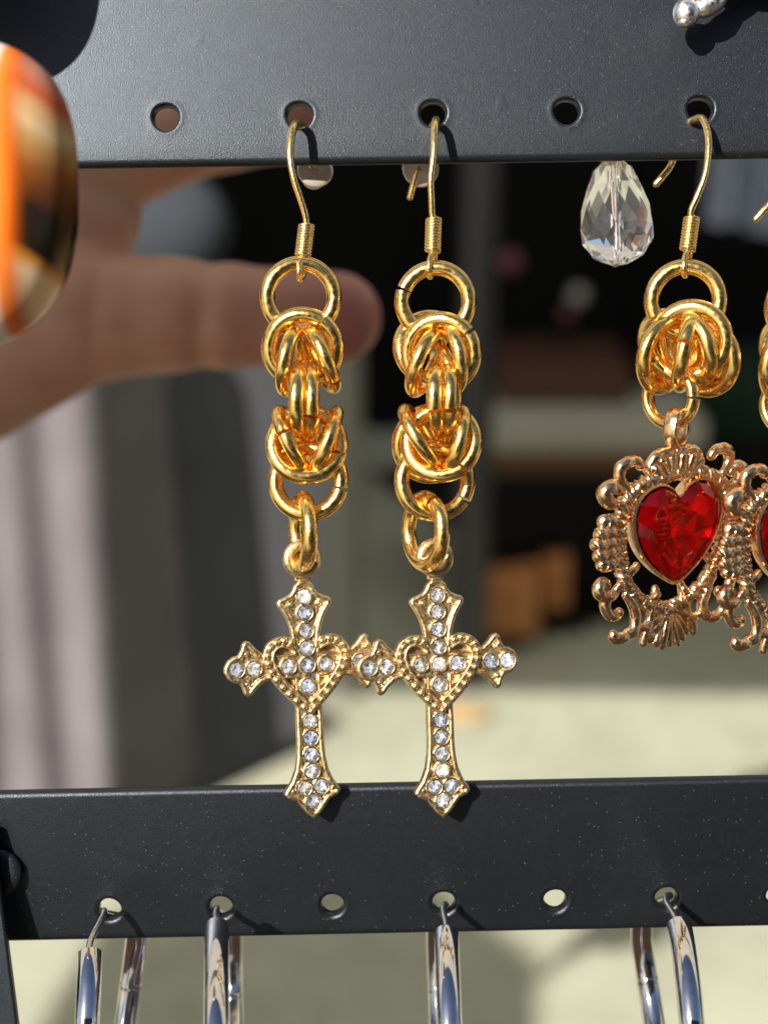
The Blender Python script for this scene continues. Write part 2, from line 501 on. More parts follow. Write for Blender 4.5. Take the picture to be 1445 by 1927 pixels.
# ------------------------------------------------------------------ cross pendant, cast body
K = 1 / 2.369
half = [(0, 374), (24, 369), (42, 352), (52, 330), (64, 314), (88, 302), (112, 294), (123, 281), (117, 262), (96, 230), (80, 198), (69, 163), (62, 120), (58, 75), (57, 57),
        (75, 54), (120, 52), (165, 54), (198, 64), (226, 88), (248, 116), (266, 123), (282, 111), (290, 84), (302, 62), (326, 56), (350, 40), (366, 12)]
low = [(366, -12), (350, -40), (326, -56), (302, -62), (290, -84), (282, -111), (266, -123), (248, -116), (226, -88), (198, -64), (165, -54), (120, -52), (75, -54), (57, -57),
       (57, -100), (58, -200), (60, -260), (59, -330), (63, -400), (73, -458), (93, -508), (121, -546), (126, -562), (108, -580), (74, -594), (54, -622), (30, -652), (0, -676)]
right = half + low
cross_poly = np.array(right + [(-x, y) for x, y in right[::-1][1:-1]], float) * K
hr_ = [(0, 92), (40, 112), (75, 130), (112, 134), (150, 122), (180, 95), (195, 55), (192, 12), (170, -42), (124, -108), (62, -172), (0, -218)]
heart_poly = np.array(hr_ + [(-x, y) for x, y in hr_[::-1][1:-1]], float) * K
heart_poly = smooth_path([(x, y) for x, y in heart_poly], 3, True)
gems = [(0, 302), (0, 230), (0, 152), (0, 75), (0, 0), (0, -92), (0, -245), (0, -320), (0, -394), (0, -466), (-38, -536), (38, -536), (0, -598),
        (-84, 0), (84, 0), (-236, 0), (-312, 0), (236, 0), (312, 0)]
gems = [(x * K, y * K) for x, y in gems]
GR = 13.6
balls = [(-64, 270), (64, 270), (-268, 66), (-268, -66), (268, 66), (268, -66), (-88, -548), (88, -548), (-136, 2), (136, 2), (-136, 12), (136, -12)]
balls = [(x * K, y * K) for x, y in balls[:10]]

def build_cross():
    h = 1.3
    xs = np.arange(-162, 163, h, dtype=np.float32); ys = np.arange(-292, 240, h, dtype=np.float32); zs = np.arange(-14, 20, h, dtype=np.float32)
    X, Y = np.meshgrid(xs, ys, indexing='ij')
    dc = poly_sdf(cross_poly, X, Y); dh = poly_sdf(heart_poly, X, Y)
    vert_up = (np.abs(X) < 25) & (Y > 0)
    gd = np.full(X.shape, 1e3, np.float32)
    for gx, gy in gems: gd = np.minimum(gd, np.hypot(X - gx, Y - gy))
    bd = np.full(X.shape, 1e3, np.float32)
    for gx, gy in balls: bd = np.minimum(bd, np.hypot(X - gx, Y - gy))
    inh = (dh < -14)
    rimw = np.where(inh, 3.0, 5.4).astype(np.float32)
    rimin = np.where(inh, 3.0, 5.0).astype(np.float32)
    band = np.maximum(np.abs(dh + 10.5) - 9.6, -(26 - np.abs(X)) * 0 + np.where(vert_up, 26 - np.abs(X), -50))
    yb = 197.0
    dr = np.hypot(X * 1.0, Y - yb)
    F = np.empty(X.shape + (len(zs),), np.float32)
    grain = .18 * np.sin(X * .9 + 1.3 * np.sin(Y * .7)) * np.sin(Y * .8 + np.sin(X * .5))
    for k, z in enumerate(zs):
        fl = 3.0 + grain * 2
        plate = np.maximum(dc + 1.6, np.where(z > -3, z - fl, -(z + 11)))
        plate = np.maximum(plate, -(z + 11))
        rim = np.hypot(dc + rimin, np.maximum(np.abs(z - 0) - 5.0, 0) if False else (z - 4.5)) - rimw
        wall = np.maximum(np.abs(dc + rimin) - rimw * .82, np.abs(z + 3) - 8)
        hb = np.maximum(band, np.abs(z - 1) - 10.5) 
        hrim = np.hypot(dh + 18.7, z - 11) - 2.5
        hrim = np.maximum(hrim, np.where(vert_up, 27 - np.abs(X), -50))
        hfill = np.maximum(dh + 4, np.abs(z + 6.5) - 3); hfill = np.maximum(hfill, np.minimum(10 - Y, -(dh + 33)))
        cup = np.maximum(gd - 15.2, np.abs(z - 2) - 4.5)
        cring = np.hypot(gd - 14.9, z - 7.2) - 1.9
        ball = np.hypot(bd, z - 5) - 5.2
        bail = np.maximum(np.abs(dr - 25.5) - 9.3, np.abs(z) - 7) 
        bailr = np.hypot(dr - 25.5, z * 1.05) - 10.8
        stem = np.maximum(np.maximum(np.abs(X) - 15, np.abs(Y - 166) - 9), np.abs(z + 2) - 7)
        s = plate
        for q in (rim, wall, hfill, cup, cring, ball, stem): s = np.minimum(s, q)
        s2 = np.minimum(hb, hrim)
        # soft union of band and body
        kk = 1.5; hh = np.clip(.5 + .5 * (s2 - s) / kk, 0, 1); s = s2 * (1 - hh) + s * hh - kk * hh * (1 - hh)
        bl = np.minimum(bailr, bail + 1)
        kk = 2.5; hh = np.clip(.5 + .5 * (bl - s) / kk, 0, 1); s = bl * (1 - hh) + s * hh - kk * hh * (1 - hh)
        s = np.maximum(s, -np.maximum(gd - 13.6, -(z + 3.0)))          # seats of the stones
        F[:, :, k] = s
    V, Q = surface_nets(F, (xs[0], ys[0], zs[0]), h)
    V = np.stack([V[:, 0], -V[:, 2], V[:, 1]], 1) * U                # to x, depth, up
    return big_mesh('cross_body', V, Q, [ANTIQUE])
CROSS = build_cross()

def gem_mesh(seed):
    r = random.Random(seed); n = 8; v = []; f = []; fm = []
    R = GR
    # foil cup: faceted hollow cone seen through the cap
    ph = r.uniform(0, 1)
    ring0 = [(R * math.cos(2*math.pi*(k+ph)/n), R * math.sin(2*math.pi*(k+ph)/n), 1.0) for k in range(n)]
    ring1 = [(R*.52 * math.cos(2*math.pi*(k+.5+ph)/n), R*.52 * math.sin(2*math.pi*(k+.5+ph)/n), -6.5 + r.uniform(-3, 3)) for k in range(n)]
    v += ring0 + ring1 + [(r.uniform(-3, 3), r.uniform(-3, 3), -10)]
    for k in range(n):
        k2 = (k + 1) % n
        f += [(k, k2, n + k), (k2, n + k2, n + k), (n + k, n + k2, 2 * n)]; fm += [0, 0, 0]
    # crown and table
    b = len(v)
    v += [(R * math.cos(2*math.pi*(k+ph)/8), R * math.sin(2*math.pi*(k+ph)/8), 1.3) for k in range(8)]
    v += [(R*.60 * math.cos(2*math.pi*(k+.5+ph)/8), R*.60 * math.sin(2*math.pi*(k+.5+ph)/8), 5.6) for k in range(8)]
    for k in range(8):
        k2 = (k + 1) % 8
        f += [(b+k, b+k2, b+8+k), (b+k2, b+8+k2, b+8+k)]; fm += [1, 1]
    f.append(tuple(b + 8 + k for k in range(8))); fm.append(1)
    v = np.array(v); v = np.stack([v[:, 0], -v[:, 2], v[:, 1]], 1) * U
    return np_mesh('rhinestone', v, orient(v, f), False, [FOIL, CAP], fm)
GEMS = [gem_mesh(s) for s in range(9)]
BV, BF = sphere((0, 0, 0), 1, 12, 8)
BEAD = np_mesh('bead', BV * 6.6 * U, BF, True, [ANTIQUE])

def heart_bead_spots():
    p = heart_poly; n = len(p); c = p.mean(0)
    # inset line and even spacing
    seg = np.linalg.norm(np.roll(p, -1, 0) - p, axis=1); L = seg.sum(); out = []
    m = int(L * .93 // 17); cum = np.concatenate([[0], np.cumsum(seg)])
    for i in range(m):
        s = L * (i + .5) / m; k = np.searchsorted(cum, s) - 1; t = (s - cum[k]) / seg[k]
        q = p[k] * (1 - t) + p[(k + 1) % n] * t; tn = p[(k + 1) % n] - p[k]; tn /= np.linalg.norm(tn)
        nr = np.array([tn[1], -tn[0]])
        q = q + nr * 8.5 if poly_sdf(p, np.array([q[0] + nr[0]*8.5]), np.array([q[1] + nr[1]*8.5]))[0] < 0 else q - nr * 8.5
        if abs(q[0]) < 28 and q[1] > 0: continue
        out.append(q)
    return out
HB = heart_bead_spots()

def add_cross(e, cx, cy, d, lean, yaw, pit=0):
    rot = Rm(lean, yaw, pit)
    c = P(cx, cy, d)
    b = inst('cross_pendant', CROSS, e, c, rot)
    def sub(name, me, x, y, z, spin=0, sc=None):
        o = bpy.data.objects.new(name, me); C.objects.link(o); o.parent = b
        o.location = (x * U, -z * U, y * U); o.rotation_euler = (R_(random.uniform(-9, 9)), spin, R_(random.uniform(-9, 9)))
        if sc: o.scale = (sc,) * 3
    for gx, gy in gems: sub('rhinestone', random.choice(GEMS), gx, gy, 8.0, random.uniform(0, 6.28))
    for q in HB: sub('bead', BEAD, q[0], q[1], 12.0, 0, random.uniform(.85, 1.12))
    return b

# ------------------------------------------------------------------ the two cross earrings
DC = 58
g = 'gold chain earrings with jewelled crosses'
e1 = thing('cross_earring', P(562, 232, 40), 'leftmost gold chain earring, its jewelled cross hanging nearest the hand', 'earring', g)
ear_wire(e1, [(588, 326, -72), (578, 280, -60), (570, 240, -34), (564, 233, 5), (559, 230, 40), (550, 248, 62), (546, 292, 74), (553, 335, 74), (566, 375, 68), (575, 405, 62), (577, 428, DC)],
         (577, 424), (570, 481), DC, 519)
nut(e1, 593, 321, -70, 35, Rm(0, 8, -14))
link(e1, 566, 559, DC, 0, 6, 4, spin=126)
link(e1, 570, 655, DC + 21, 4, -3, 13, spin=-60)
link(e1, 568, 657, DC - 22, -6, 6, -13)
edge(e1, 536, 669, -29, 125, DC + 2, 80, spin=40, sc=(.92, .92, .92))
edge(e1, 610, 665, 60, 125, DC + 2, -80, sc=(.92, .92, .92))
edge(e1, 556, 750, 0, 1, DC + 12, 82)
edge(e1, 588, 750, 0, 1, DC + 10, -82)
edge(e1, 540, 828, 56, 125, DC + 2, 82, sc=(.92, .92, .92))
edge(e1, 617, 830, -50, 125, DC + 2, -82, sc=(.92, .92, .92))
link(e1, 577, 836, DC + 21, -3, 3, -13)
link(e1, 578, 836, DC - 21, 3, -6, 13)
link(e1, 580, 905, DC, 0, -8, -3)
edge(e1, 584, 1000, 3, 140, DC, -74)
add_cross(e1, 577, 1251, 34, -2.6, 14, 0)

e2 = thing('cross_earring', P(820, 226, 40), 'gold chain earring whose jewelled cross overlaps the other cross with its left arm', 'earring', g)
ear_wire(e2, [(771, 372, -92), (781, 335, -80), (797, 280, -66), (812, 240, -34), (819, 232, 5), (820, 226, 40), (818, 250, 62), (816, 292, 74), (811, 335, 74), (812, 375, 68), (813, 400, 62), (815, 418, DC)],
         (816, 412), (814, 473), DC, 514)
nut(e2, 791, 316, -72, 37, Rm(10, -14, 24), 24)
link(e2, 819, 567, DC, 0, -4, 3, spin=200)
link(e2, 829, 664, DC + 22, 14, -10, 12, spin=-50)
link(e2, 814, 656, DC - 20, -14, 14, -12)
edge(e2, 788, 669, -56, 125, DC + 2, 74, spin=-60, sc=(.92, .92, .92))
edge(e2, 864, 665, 28, 125, DC + 2, -72, sc=(.92, .92, .92))
edge(e2, 817, 748, 2, 140, DC + 12, 78, spin=160)
edge(e2, 848, 747, -2, 140, DC + 8, -84, spin=20)
edge(e2, 785, 825, 80, 124, DC + 2, 78, spin=70, sc=(.92, .92, .92))
edge(e2, 866, 830, -34, 125, DC + 2, -80, sc=(.92, .92, .92))
edge(e2, 850, 704, 18, 74, DC - 14, -80, spin=80, sc=(.9, .9, .9))
link(e2, 830, 832, DC + 22, -8, -7, -12, spin=60)
link(e2, 812, 835, DC - 20, 10, 12, 12)
link(e2, 818, 905, DC, 0, 7, -4)
edge(e2, 832, 1000, 2, 140, DC, -62)
add_cross(e2, 824, 1249, 40, -1.8, 13, 0)

# ------------------------------------------------------------------ heart earrings
heart_l = []
S5 = 1 / 3.569
YAW = 34; cy_ = math.cos(R_(YAW)) * .93; FT = 1.36
def hp(x, y): return ((x - 780) * S5 / cy_, -(y - 1020) * S5)      # photo crop -> design plane (U)
def curve(pts, r, z=0, n=9, sub=5, mod=None):
    """tube through design-plane points"""
    p = smooth_path([(hp(x, y)[0], -z, hp(x, y)[1]) for x, y in pts], sub)
    p = p + np.stack([.4 * np.sin(p[:, 2] * .31 + p[:, 0] * .2), 1.5 * np.sin(p[:, 0] * .23 + z), .8 * np.sin(p[:, 0] * .35)], 1)
    return tube(p, [q * FT for q in r] if hasattr(r, '__len__') else r * FT, n, False, True, mod)
def mirror(vf):
    v, f = vf; v = v.copy(); v[:, 0] *= -1; return v, [q[::-1] for q in f]
def both(vf): return [vf, mirror(vf)]
rope = lambda a, s: 1 + .28 * math.cos(2 * a + s * .42)
fr = []
half_rope = [(780, 585), (700, 612), (620, 612), (545, 640), (470, 690), (425, 770), (405, 880), (415, 1000), (425, 1110), (445, 1220), (490, 1320), (560, 1410), (650, 1475), (735, 1508), (780, 1515)]
fr += both(curve(half_rope, 9.0, 0, 12, 16, rope))
fr += both(curve([(478, 690), (430, 620), (398, 560), (408, 500), (455, 474), (515, 484), (535, 520)], [5, 6, 8, 9, 8, 7.5, 7], 2))
fr += both(curve([(430, 740), (380, 735), (325, 715), (300, 665), (325, 620), (370, 618), (392, 650)], [5, 7, 10, 12, 11, 8, 7], 4))
fr += both(curve([(420, 1270), (385, 1335), (325, 1345), (285, 1310), (280, 1262), (315, 1240), (338, 1265)], [5, 7, 8, 9.5, 9, 7, 6], 3))
fr += both(curve([(400, 1330), (350, 1350), (335, 1410), (360, 1470), (405, 1490), (432, 1465)], [5, 8, 8, 8, 8, 7], 1))
fr += both(curve([(470, 1350), (515, 1430), (540, 1510), (540, 1580), (510, 1630), (450, 1650), (400, 1640), (392, 1610)], [6, 8, 8, 8.5, 9, 8.5, 8, 7], 1))
fr += both(curve([(690, 1400), (650, 1460), (655, 1530), (640, 1600), (590, 1620), (560, 1605)], [6, 7, 7, 7, 6.5, 6], 0))
fr += both(curve([(745, 1500), (700, 1560), (640, 1600), (612, 1660), (600, 1730)], [6, 7, 8, 7, 6], 0))
# ribbed shells: at both sides, on top and at the bottom
for i in range(5):
    y = 845 + i * 70; inset = abs(i - 2) ** 1.6 * 15
    fr += both(curve([(420, y + (980 - y) * .25), (330 + inset*.4, y), (262 + inset, y), (248 + inset, y + 6)], [6, 10, 10.5, 9], 3, 10))
for i in range(7):
    a = -48 + 16 * i
    x1 = 780 + 175 * math.sin(R_(a)); y1 = 1560 + 205 * math.cos(R_(a)) * 1.0
    fr.append(curve([(780 + 20 * math.sin(R_(a)), 1530), (780 + (x1-780) * .5, (1530 + y1) / 2 - 10), (x1, y1), (x1 + (x1-780)*.03, y1 + 4)], [5, 6.5, 8.5, 7], 2 - abs(i - 3) * 1.2))
for i in range(6):
    a = -60 + 24 * i
    x1 = 780 + 180 * math.sin(R_(a)); y1 = 600 - 125 * math.cos(R_(a))
    fr.append(curve([(780 + 90 * math.sin(R_(a)), 610), (780 + (x1-780) * .8, (600 + y1) / 2 + 8), (x1, y1), (x1 + (x1-780)*.05, y1 + 12)], [6, 8, 8, 6.5], 3))
fr += both(curve([(600, 560), (625, 500), (660, 465), (720, 455), (780, 460)], [8, 9, 9, 9, 10], -3))
# granulated beads along the inside of the rope
for i in range(46):
    pp = smooth_path([(hp(x, y)[0] * .93, hp(x, y)[1] * .95) for x, y in half_rope], 6)
    q = pp[int(i * (len(pp) - 1) / 45)]
    if i % 1 == 0: fr += both(sphere((q[0], -6 - 1.5 * math.sin(i), q[1]), 4.6, 8, 6))
# struts to the bezel
fr += both(curve([(430, 860), (470, 850), (520, 850)], 6, -4)); fr += both(curve([(690, 1370), (680, 1440), (690, 1490)], 6, -4))
fr += both(curve([(470, 700), (520, 740), (560, 770)], [7, 8, 7], -4)); fr += both(curve([(1010, 1180), (1060, 1230), (1100, 1260)], [6, 6, 6], -4))
# small balls on scroll ends
for x, y, r in ((530, 515, 8), (385, 652, 8), (335, 1272, 7.5), (428, 1468, 8), (395, 1615, 8), (562, 1600, 7)):
    q = hp(x, y); fr += both(sphere((q[0], -3, q[1]), r, 10, 7))
FRAME = np_mesh('heart_frame', join(*fr)[0] * U, join(*fr)[1], True, [ROSE])
# bail: broad band ring seen three-quarter
t_ = np.linspace(0, 2 * math.pi, 40, endpoint=False)
bv = []; bf = []
for t in t_:
    for rr, yy in ((36, -10), (36, 10), (34, 13), (28, 12), (26, 9), (26, -9), (28, -12), (34, -13)):
        bv.append((math.cos(t) * rr * .92, yy, math.sin(t) * rr * 1.05))
for i in range(40):
    for k in range(8):
        k2 = (k + 1) % 8; j = (i + 1) % 40; bf.append((i*8+k, i*8+k2, j*8+k2, j*8+k))
BAIL = np_mesh('bail', np.array(bv) * U, bf, True, [ROSE])
# heart stone, symmetric
sh = [(0, 72), (18, 92), (44, 104), (74, 96), (96, 72), (103, 38), (98, 2), (84, -34), (62, -66), (36, -92), (14, -108), (0, -114)]
stone_out = np.array([(x, y) for x, y in sh] + [(-x, y) for x, y in sh[::-1][1:-1]], float) * np.array([1.02, .82]) + np.array([0, 13])
def scale_poly(p, s, c=(0, 14)): c = np.array(c); return c + (p - c) * s
n_ = len(stone_out)
def bezel():
    v = []; f = []
    p = smooth_path([tuple(q) for q in stone_out], 3, True); n = len(p)
    for s, z in ((1.0, -16), (1.07, -16), (1.12, 4), (1.11, 9), (1.05, 10), (1.02, 5), (1.0, -2), (1.0, -16)):
        for q in scale_poly(p, s): v.append((q[0], -z, q[1]))
    for i in range(7):
        for k in range(n):
            k2 = (k + 1) % n; f.append((i*n+k, i*n+k2, (i+1)*n+k2, (i+1)*n+k))
    f.append(tuple(range(n)))
    return np.array(v), f
BZ = np_mesh('bezel', bezel()[0] * U, bezel()[1], True, [ROSE])
if hasattr(BZ, 'set_sharp_from_angle'): BZ.set_sharp_from_angle(angle=R_(45))
def stone():
    r = random.Random(5); v = []; f = []; fm = []
    n = n_
    g0 = scale_poly(stone_out, 1.0); g1 = scale_poly(stone_out, .80)
    for q in g0: v.append((q[0], -2, q[1]))
    for q in g0: v.append((q[0], -7, q[1]))
    m1 = [(g1[k] + g1[(k + 1) % n]) / 2 for k in range(n)]
    for q in m1: v.append((q[0], -24, q[1]))
    for k in range(n):
        k2 = (k + 1) % n
        f.append((k, k2, n + k2, n + k)); fm.append(0)
        f.append((n + k, n + k2, 2*n + k)); fm.append(0)
        f.append((n + k2, 2*n + k2, 2*n + k)); fm.append(0)
    f.append(tuple(range(2*n, 3*n))); fm.append(0)
    # foiled pavilion: uneven facets cut towards several culets
    b = len(v)
    for q in g0: v.append((q[0] * .995, -1.2, q[1]))
    b1 = len(v)
    m = 11; pick = [2 * k for k in range(m)]
    q1 = scale_poly(stone_out, .66); q2 = scale_poly(stone_out, .30)
    for k in range(m): q = q1[(pick[k] + 1) % n]; v.append((q[0] + r.uniform(-5, 5), 9 + r.uniform(-10, 8), q[1] + r.uniform(-5, 5)))
    b2 = len(v)
    for k in range(m): q = q2[pick[k]]; v.append((q[0] + r.uniform(-6, 6), 17 + r.uniform(-8, 8), q[1] + r.uniform(-6, 6)))
    v.append((2, 22, 12)); c = len(v) - 1
    for k in range(m):
        k2 = (k + 1) % m; a0, a1, a2 = b + pick[k], b + (pick[k] + 1) % n, b + (pick[k] + 2) % n
        f += [(a0, a1, b1 + k), (a1, a2, b1 + k), (a2, b1 + k2, b1 + k), (b1 + k, b1 + k2, b2 + k2), (b1 + k, b2 + k2, b2 + k), (b2 + k, b2 + k2, c)]; fm += [1] * 6
    return np_mesh('heart_stone', np.array(v) * U, orient(v, f), False, [RED_CAP, RED_FOIL], fm)
STONE = stone()

def heart_earring(label, dx, dy, dd, wire, yaw=YAW, lean=0):
    e = thing('heart_earring', P(1302 + dx, 228 + dy, 20 + dd), label, 'earring', 'gold chain earrings with red hearts in ornate frames')
    dc = DC + dd
    ear_wire(e, wire, (1301 + dx, 410 + dy), (1293 + dx, 470 + dy), dc, 512 + dy)
    q = lambda x, y: (x + dx, y + dy)
    link(e, *q(1289, 565), dc, 0, -8, 4, spin=150)
    link(e, *q(1300, 641), dc + 24, 10, -16, 12)
    link(e, *q(1268, 650), dc - 18, -16, 26, -14)
    edge(e, *q(1285, 652), -24, 100, dc + 6, 72)
    edge(e, *q(1330, 642), 36, 100, dc + 2, -72)
    link(e, *q(1250, 668), dc - 6, 14, 46, 8)
    link(e, *q(1326, 672), dc - 8, -14, -50, 6)
    link(e, *q(1290, 664), dc - 16, 0, 10, -30)
    edge(e, *q(1305, 742), 6, 100, dc, -44, sc=(.80, 1, .80))
    c = P(1060 + 780 * S5 + dx, 720 + 1020 * S5 + dy, 40 + dd); rot = Rm(lean, yaw, 13)
    c = c + np.array([-14, 0, -2])
    fo = inst('heart_frame', FRAME, e, c, rot)
    o = bpy.data.objects.new('bezel', BZ); C.objects.link(o); o.parent = e
    bo = Vector((4 * U, -3 * U, -1 * U))
    o.matrix_local = fo.matrix_basis @ Matrix.Translation(bo)
    s = bpy.data.objects.new('heart_stone', STONE); C.objects.link(s); s.parent = e
    s.matrix_local = fo.matrix_basis @ Matrix.Translation(bo + Vector((0, -3 * U, 0)))
    s['label'] = 'faceted red glass heart'
    b = bpy.data.objects.new('bail', BAIL); C.objects.link(b); b.parent = e
    b.matrix_local = fo.matrix_basis @ Matrix.Translation((0, 0, (1020 - 300) * S5 * U)) @ Matrix.Rotation(R_(20), 4, 'Z')
    return e
heart_earring('gold chain earring with red heart in ornate frame, shown whole below the crystal drop', 0, 0, 0,
              [(1233, 347, -78), (1246, 332, -74), (1262, 310, -72), (1280, 262, -50), (1298, 232, -12), (1304, 226, 12), (1322, 224, 34), (1333, 262, 56), (1328, 322, 68), (1312, 368, 68), (1300, 396, 62), (1301, 412, DC)])
heart_earring('gold chain earring with red glass heart, cut off by the right edge of the photo', 226, 14, -16,
              [(1421, 413, -82), (1434, 398, -78), (1456, 370, -74), (1500, 262, -50), (1524, 236, -22), (1530, 230, 4), (1544, 230, 20), (1556, 262, 40), (1552, 332, 52), (1536, 378, 52), (1526, 408, 48), (1527, 426, 42)])

# ------------------------------------------------------------------ crystal drop behind the upper bar
GLASS = bpy.data.materials.new('clear_cut_glass'); GLASS.use_nodes = True
gt = GLASS.node_tree; gb = gt.nodes['Principled BSDF']
gb.inputs['Base Color'].default_value = (.97, .95, .95, 1); gb.inputs['Roughness'].default_value = .04; gb.inputs['Transmission Weight'].default_value = .975; gb.inputs['IOR'].default_value = 1.52
def crystal():
    n = 10; rows = [(20, 98, 0), (38, 82, .5), (53, 48, 0), (66, 8, .5), (72, -32, 0), (68, -58, .5), (50, -86, 0), (20, -101, .5)]
    v = []; f = []
    for r, z, o in rows:
        for k in range(n):
            a = 2 * math.pi * (k + o + .2) / n; v.append((r * math.cos(a), r * math.sin(a), z))
    for i in range(len(rows) - 1):
        for k in range(n):
            k2 = (k + 1) % n
            if rows[i][2] == 0: f += [(i*n+k, (i+1)*n+k, i*n+k2), (i*n+k2, (i+1)*n+k, (i+1)*n+k2)]
            else: f += [(i*n+k, (i+1)*n+k, (i+1)*n+k2), (i*n+k, (i+1)*n+k2, i*n+k2)]
    # bore
    b = len(v)
    for z in (98, -101):
        for k in range(n): a = 2*math.pi*(k+.2)/n; v.append((6 * math.cos(a), 6 * math.sin(a), z))
    last = (len(rows) - 1) * n
    for k in range(n):
        k2 = (k + 1) % n
        f += [(k, k2, b + k2, b + k), (b + k, b + k2, b + n + k2, b + n + k), (last + k2, last + k, b + n + k, b + n + k2)]
    return np.array(v, float), f
cr = thing('crystal_drop', P(1160, 300, -75), 'clear faceted glass teardrop bead dangling below the edge of the upper bar', 'bead')
v, f = crystal(); v = v @ np.array(Matrix.Rotation(R_(-4), 3, 'Y')).T
part('glass_drop', v + P(1158, 398, -75), f, GLASS, cr, False)
v, f = tube(np.array([P(1158, 500, -75), P(1160, 380, -75), P(1164, 260, -75), P(1166, 160, -68)]), 3.6, 8); part('head_pin', v, f, SILVER, cr)
v, f = sphere(P(1157, 497, -75), 9, sc=(1, 1, .5)); part('pin_head', v, f, SILVER, cr)

# ------------------------------------------------------------------ silver charm, top right
ch = thing('silver_charm', P(1330, -10, 60), 'silver charm with a round ball end at the top right corner', 'charm')
v, f = join(sphere(P(1291, 24, 70), 25, 20, 14, (1, 1, 1.1)), sphere(P(1288, 42, 78), 11, 12, 8, (1.2, 1, .8)))
part('ball_end', v, f, SILVER, ch)
v, f = tube(smooth_path([P(1308, 14, 66), P(1326, 12, 66), P(1348, -4, 64), P(1372, -34, 62), P(1420, -100, 60), P(1500, -160, 60)], 6), [15, 20, 22, 17, 30, 40, 26], 16)
part('stem', v, f, SILVER, ch)
v, f = join(sphere(P(1420, -70, 58), 46, 18, 12, (1, .35, 1.1)), sphere(P(1500, -60, 58), 60, 18, 12, (1, .3, .9)), sphere(P(1350, -60, 60), 30, 16, 10, (.8, .5, 1.1)))
part('leaf', v, f, SILVER, ch)

# ------------------------------------------------------------------ hoop earrings on the lower bar
def hoop(label, hx, hy, fx0, fy0, fx1, d0, d1, bx0, bx1, lean_pin=0, joint=False, cv=1.3):
    """pin in the hole, front tube from (fx0,fy0) to the bottom of the frame, back tube behind the bar"""
    e = thing('hoop_earring', P(hx, hy, 0), label, 'earring', 'polished steel hoop earrings')
    a = P(hx, hy, -20); fr0 = P(fx0, fy0, d0); fr1 = P(fx1, 1935, d1)
    # circle in a plane: front point, back point, with the lowest point far below
    back0 = P(bx0, 1765, -150)
    Rr = 215
    side = (fr0 - back0); side[2] = 0; side /= np.linalg.norm(side)
    cen = (fr0 + back0) / 2; cen[2] = P(hx, hy, 0)[2] - Rr - 6
    hw = np.linalg.norm((fr0 - back0)[:2]) / 2
    t0 = math.asin(min(.95, (fr0[2] - cen[2]) / Rr)) ; 
    tt = np.linspace(t0, t0 - math.pi * 1.55, 90)
    rx = hw / max(math.cos(t0), .35)
    pts = np.array([cen + side * math.cos(t) * rx + np.array([0, 0, 1]) * math.sin(t) * Rr for t in tt])
    for i in range(90):
        d_ = -pts[i, 1]; k_ = (D - d_) / D; ypx = 963.5 - pts[i, 2] / k_
        if i < 34: xt = fx0 + (fx1 - fx0) * ((ypx - fy0) / (1935 - fy0)) ** cv if ypx > fy0 else fx0; wgt = 1 - max(0, i - 16) / 18
        elif i > 52: xt = bx0 + (bx1 - bx0) * np.clip((ypx - 1765) / 170, 0, 1.2); wgt = min(1, (i - 52) / 14)
        else: continue
        pts[i, 0] += wgt * ((xt - 722.5) * k_ - pts[i, 0])
    v, f = tube(pts, 22.3, 24, False, False)
    me_o = part('hoop_tube', v, f, STEEL, e)
    if hasattr(me_o.data, 'set_sharp_from_angle'): me_o.data.set_sharp_from_angle(angle=R_(50))
    q = pts[0]; up = pts[0] - pts[1]; up /= np.linalg.norm(up)
    v, f = tube(smooth_path([q - up * 6, q + up * 24, P(hx - 2, hy + 14, 22), P(hx + 1, hy + 2, -6), P(hx + 2, hy + 6, -60), pts[-1] + np.array([0, -6, 4])], 8), 6.2, 10)
    part('hoop_pin', v, f, STEEL_PIN, e)
    if joint:
        k = 50
        v, f = tube(pts[k:k+3], 25, 20); part('hinge', v, f, STEEL, e)
    k = 74
    v, f = tube(pts[k:k+2], 22.5, 20, False, True); part('joint', v, f, STEEL, e)
    return e
hoop('leftmost steel hoop earring on the lower bar, next to the upright', 196, 1712, 170, 1795, 164, 100, 180, 258, 236)
hoop('second steel hoop earring from the left on the lower bar', 408, 1708, 408, 1745, 408, 90, 170, 436, 438)
hoop('steel hoop earring on the lower bar straight below the right cross', 836, 1700, 840, 1758, 846, 95, 175, 822, 828)
hoop('rightmost steel hoop earring on the lower bar', 1255, 1683, 1276, 1742, 1302, 95, 175, 1206, 1232, joint=True, cv=.65)

# ------------------------------------------------------------------ agate pendant close to the camera
AG, at, ab = mat('banded_agate', (.5, .3, .1), .22)
ab.inputs['Specular IOR Level'].default_value = .25; ab.inputs['Subsurface Weight'].default_value = .3; ab.inputs['Subsurface Radius'].default_value = (.004, .0022, .001); ab.inputs['Subsurface Scale'].default_value = .6
mp = nd(at, 'ShaderNodeSeparateXYZ'); at.links.new(coords(at), mp.inputs[0])
nz = noise(at, 120, 3, .5); 
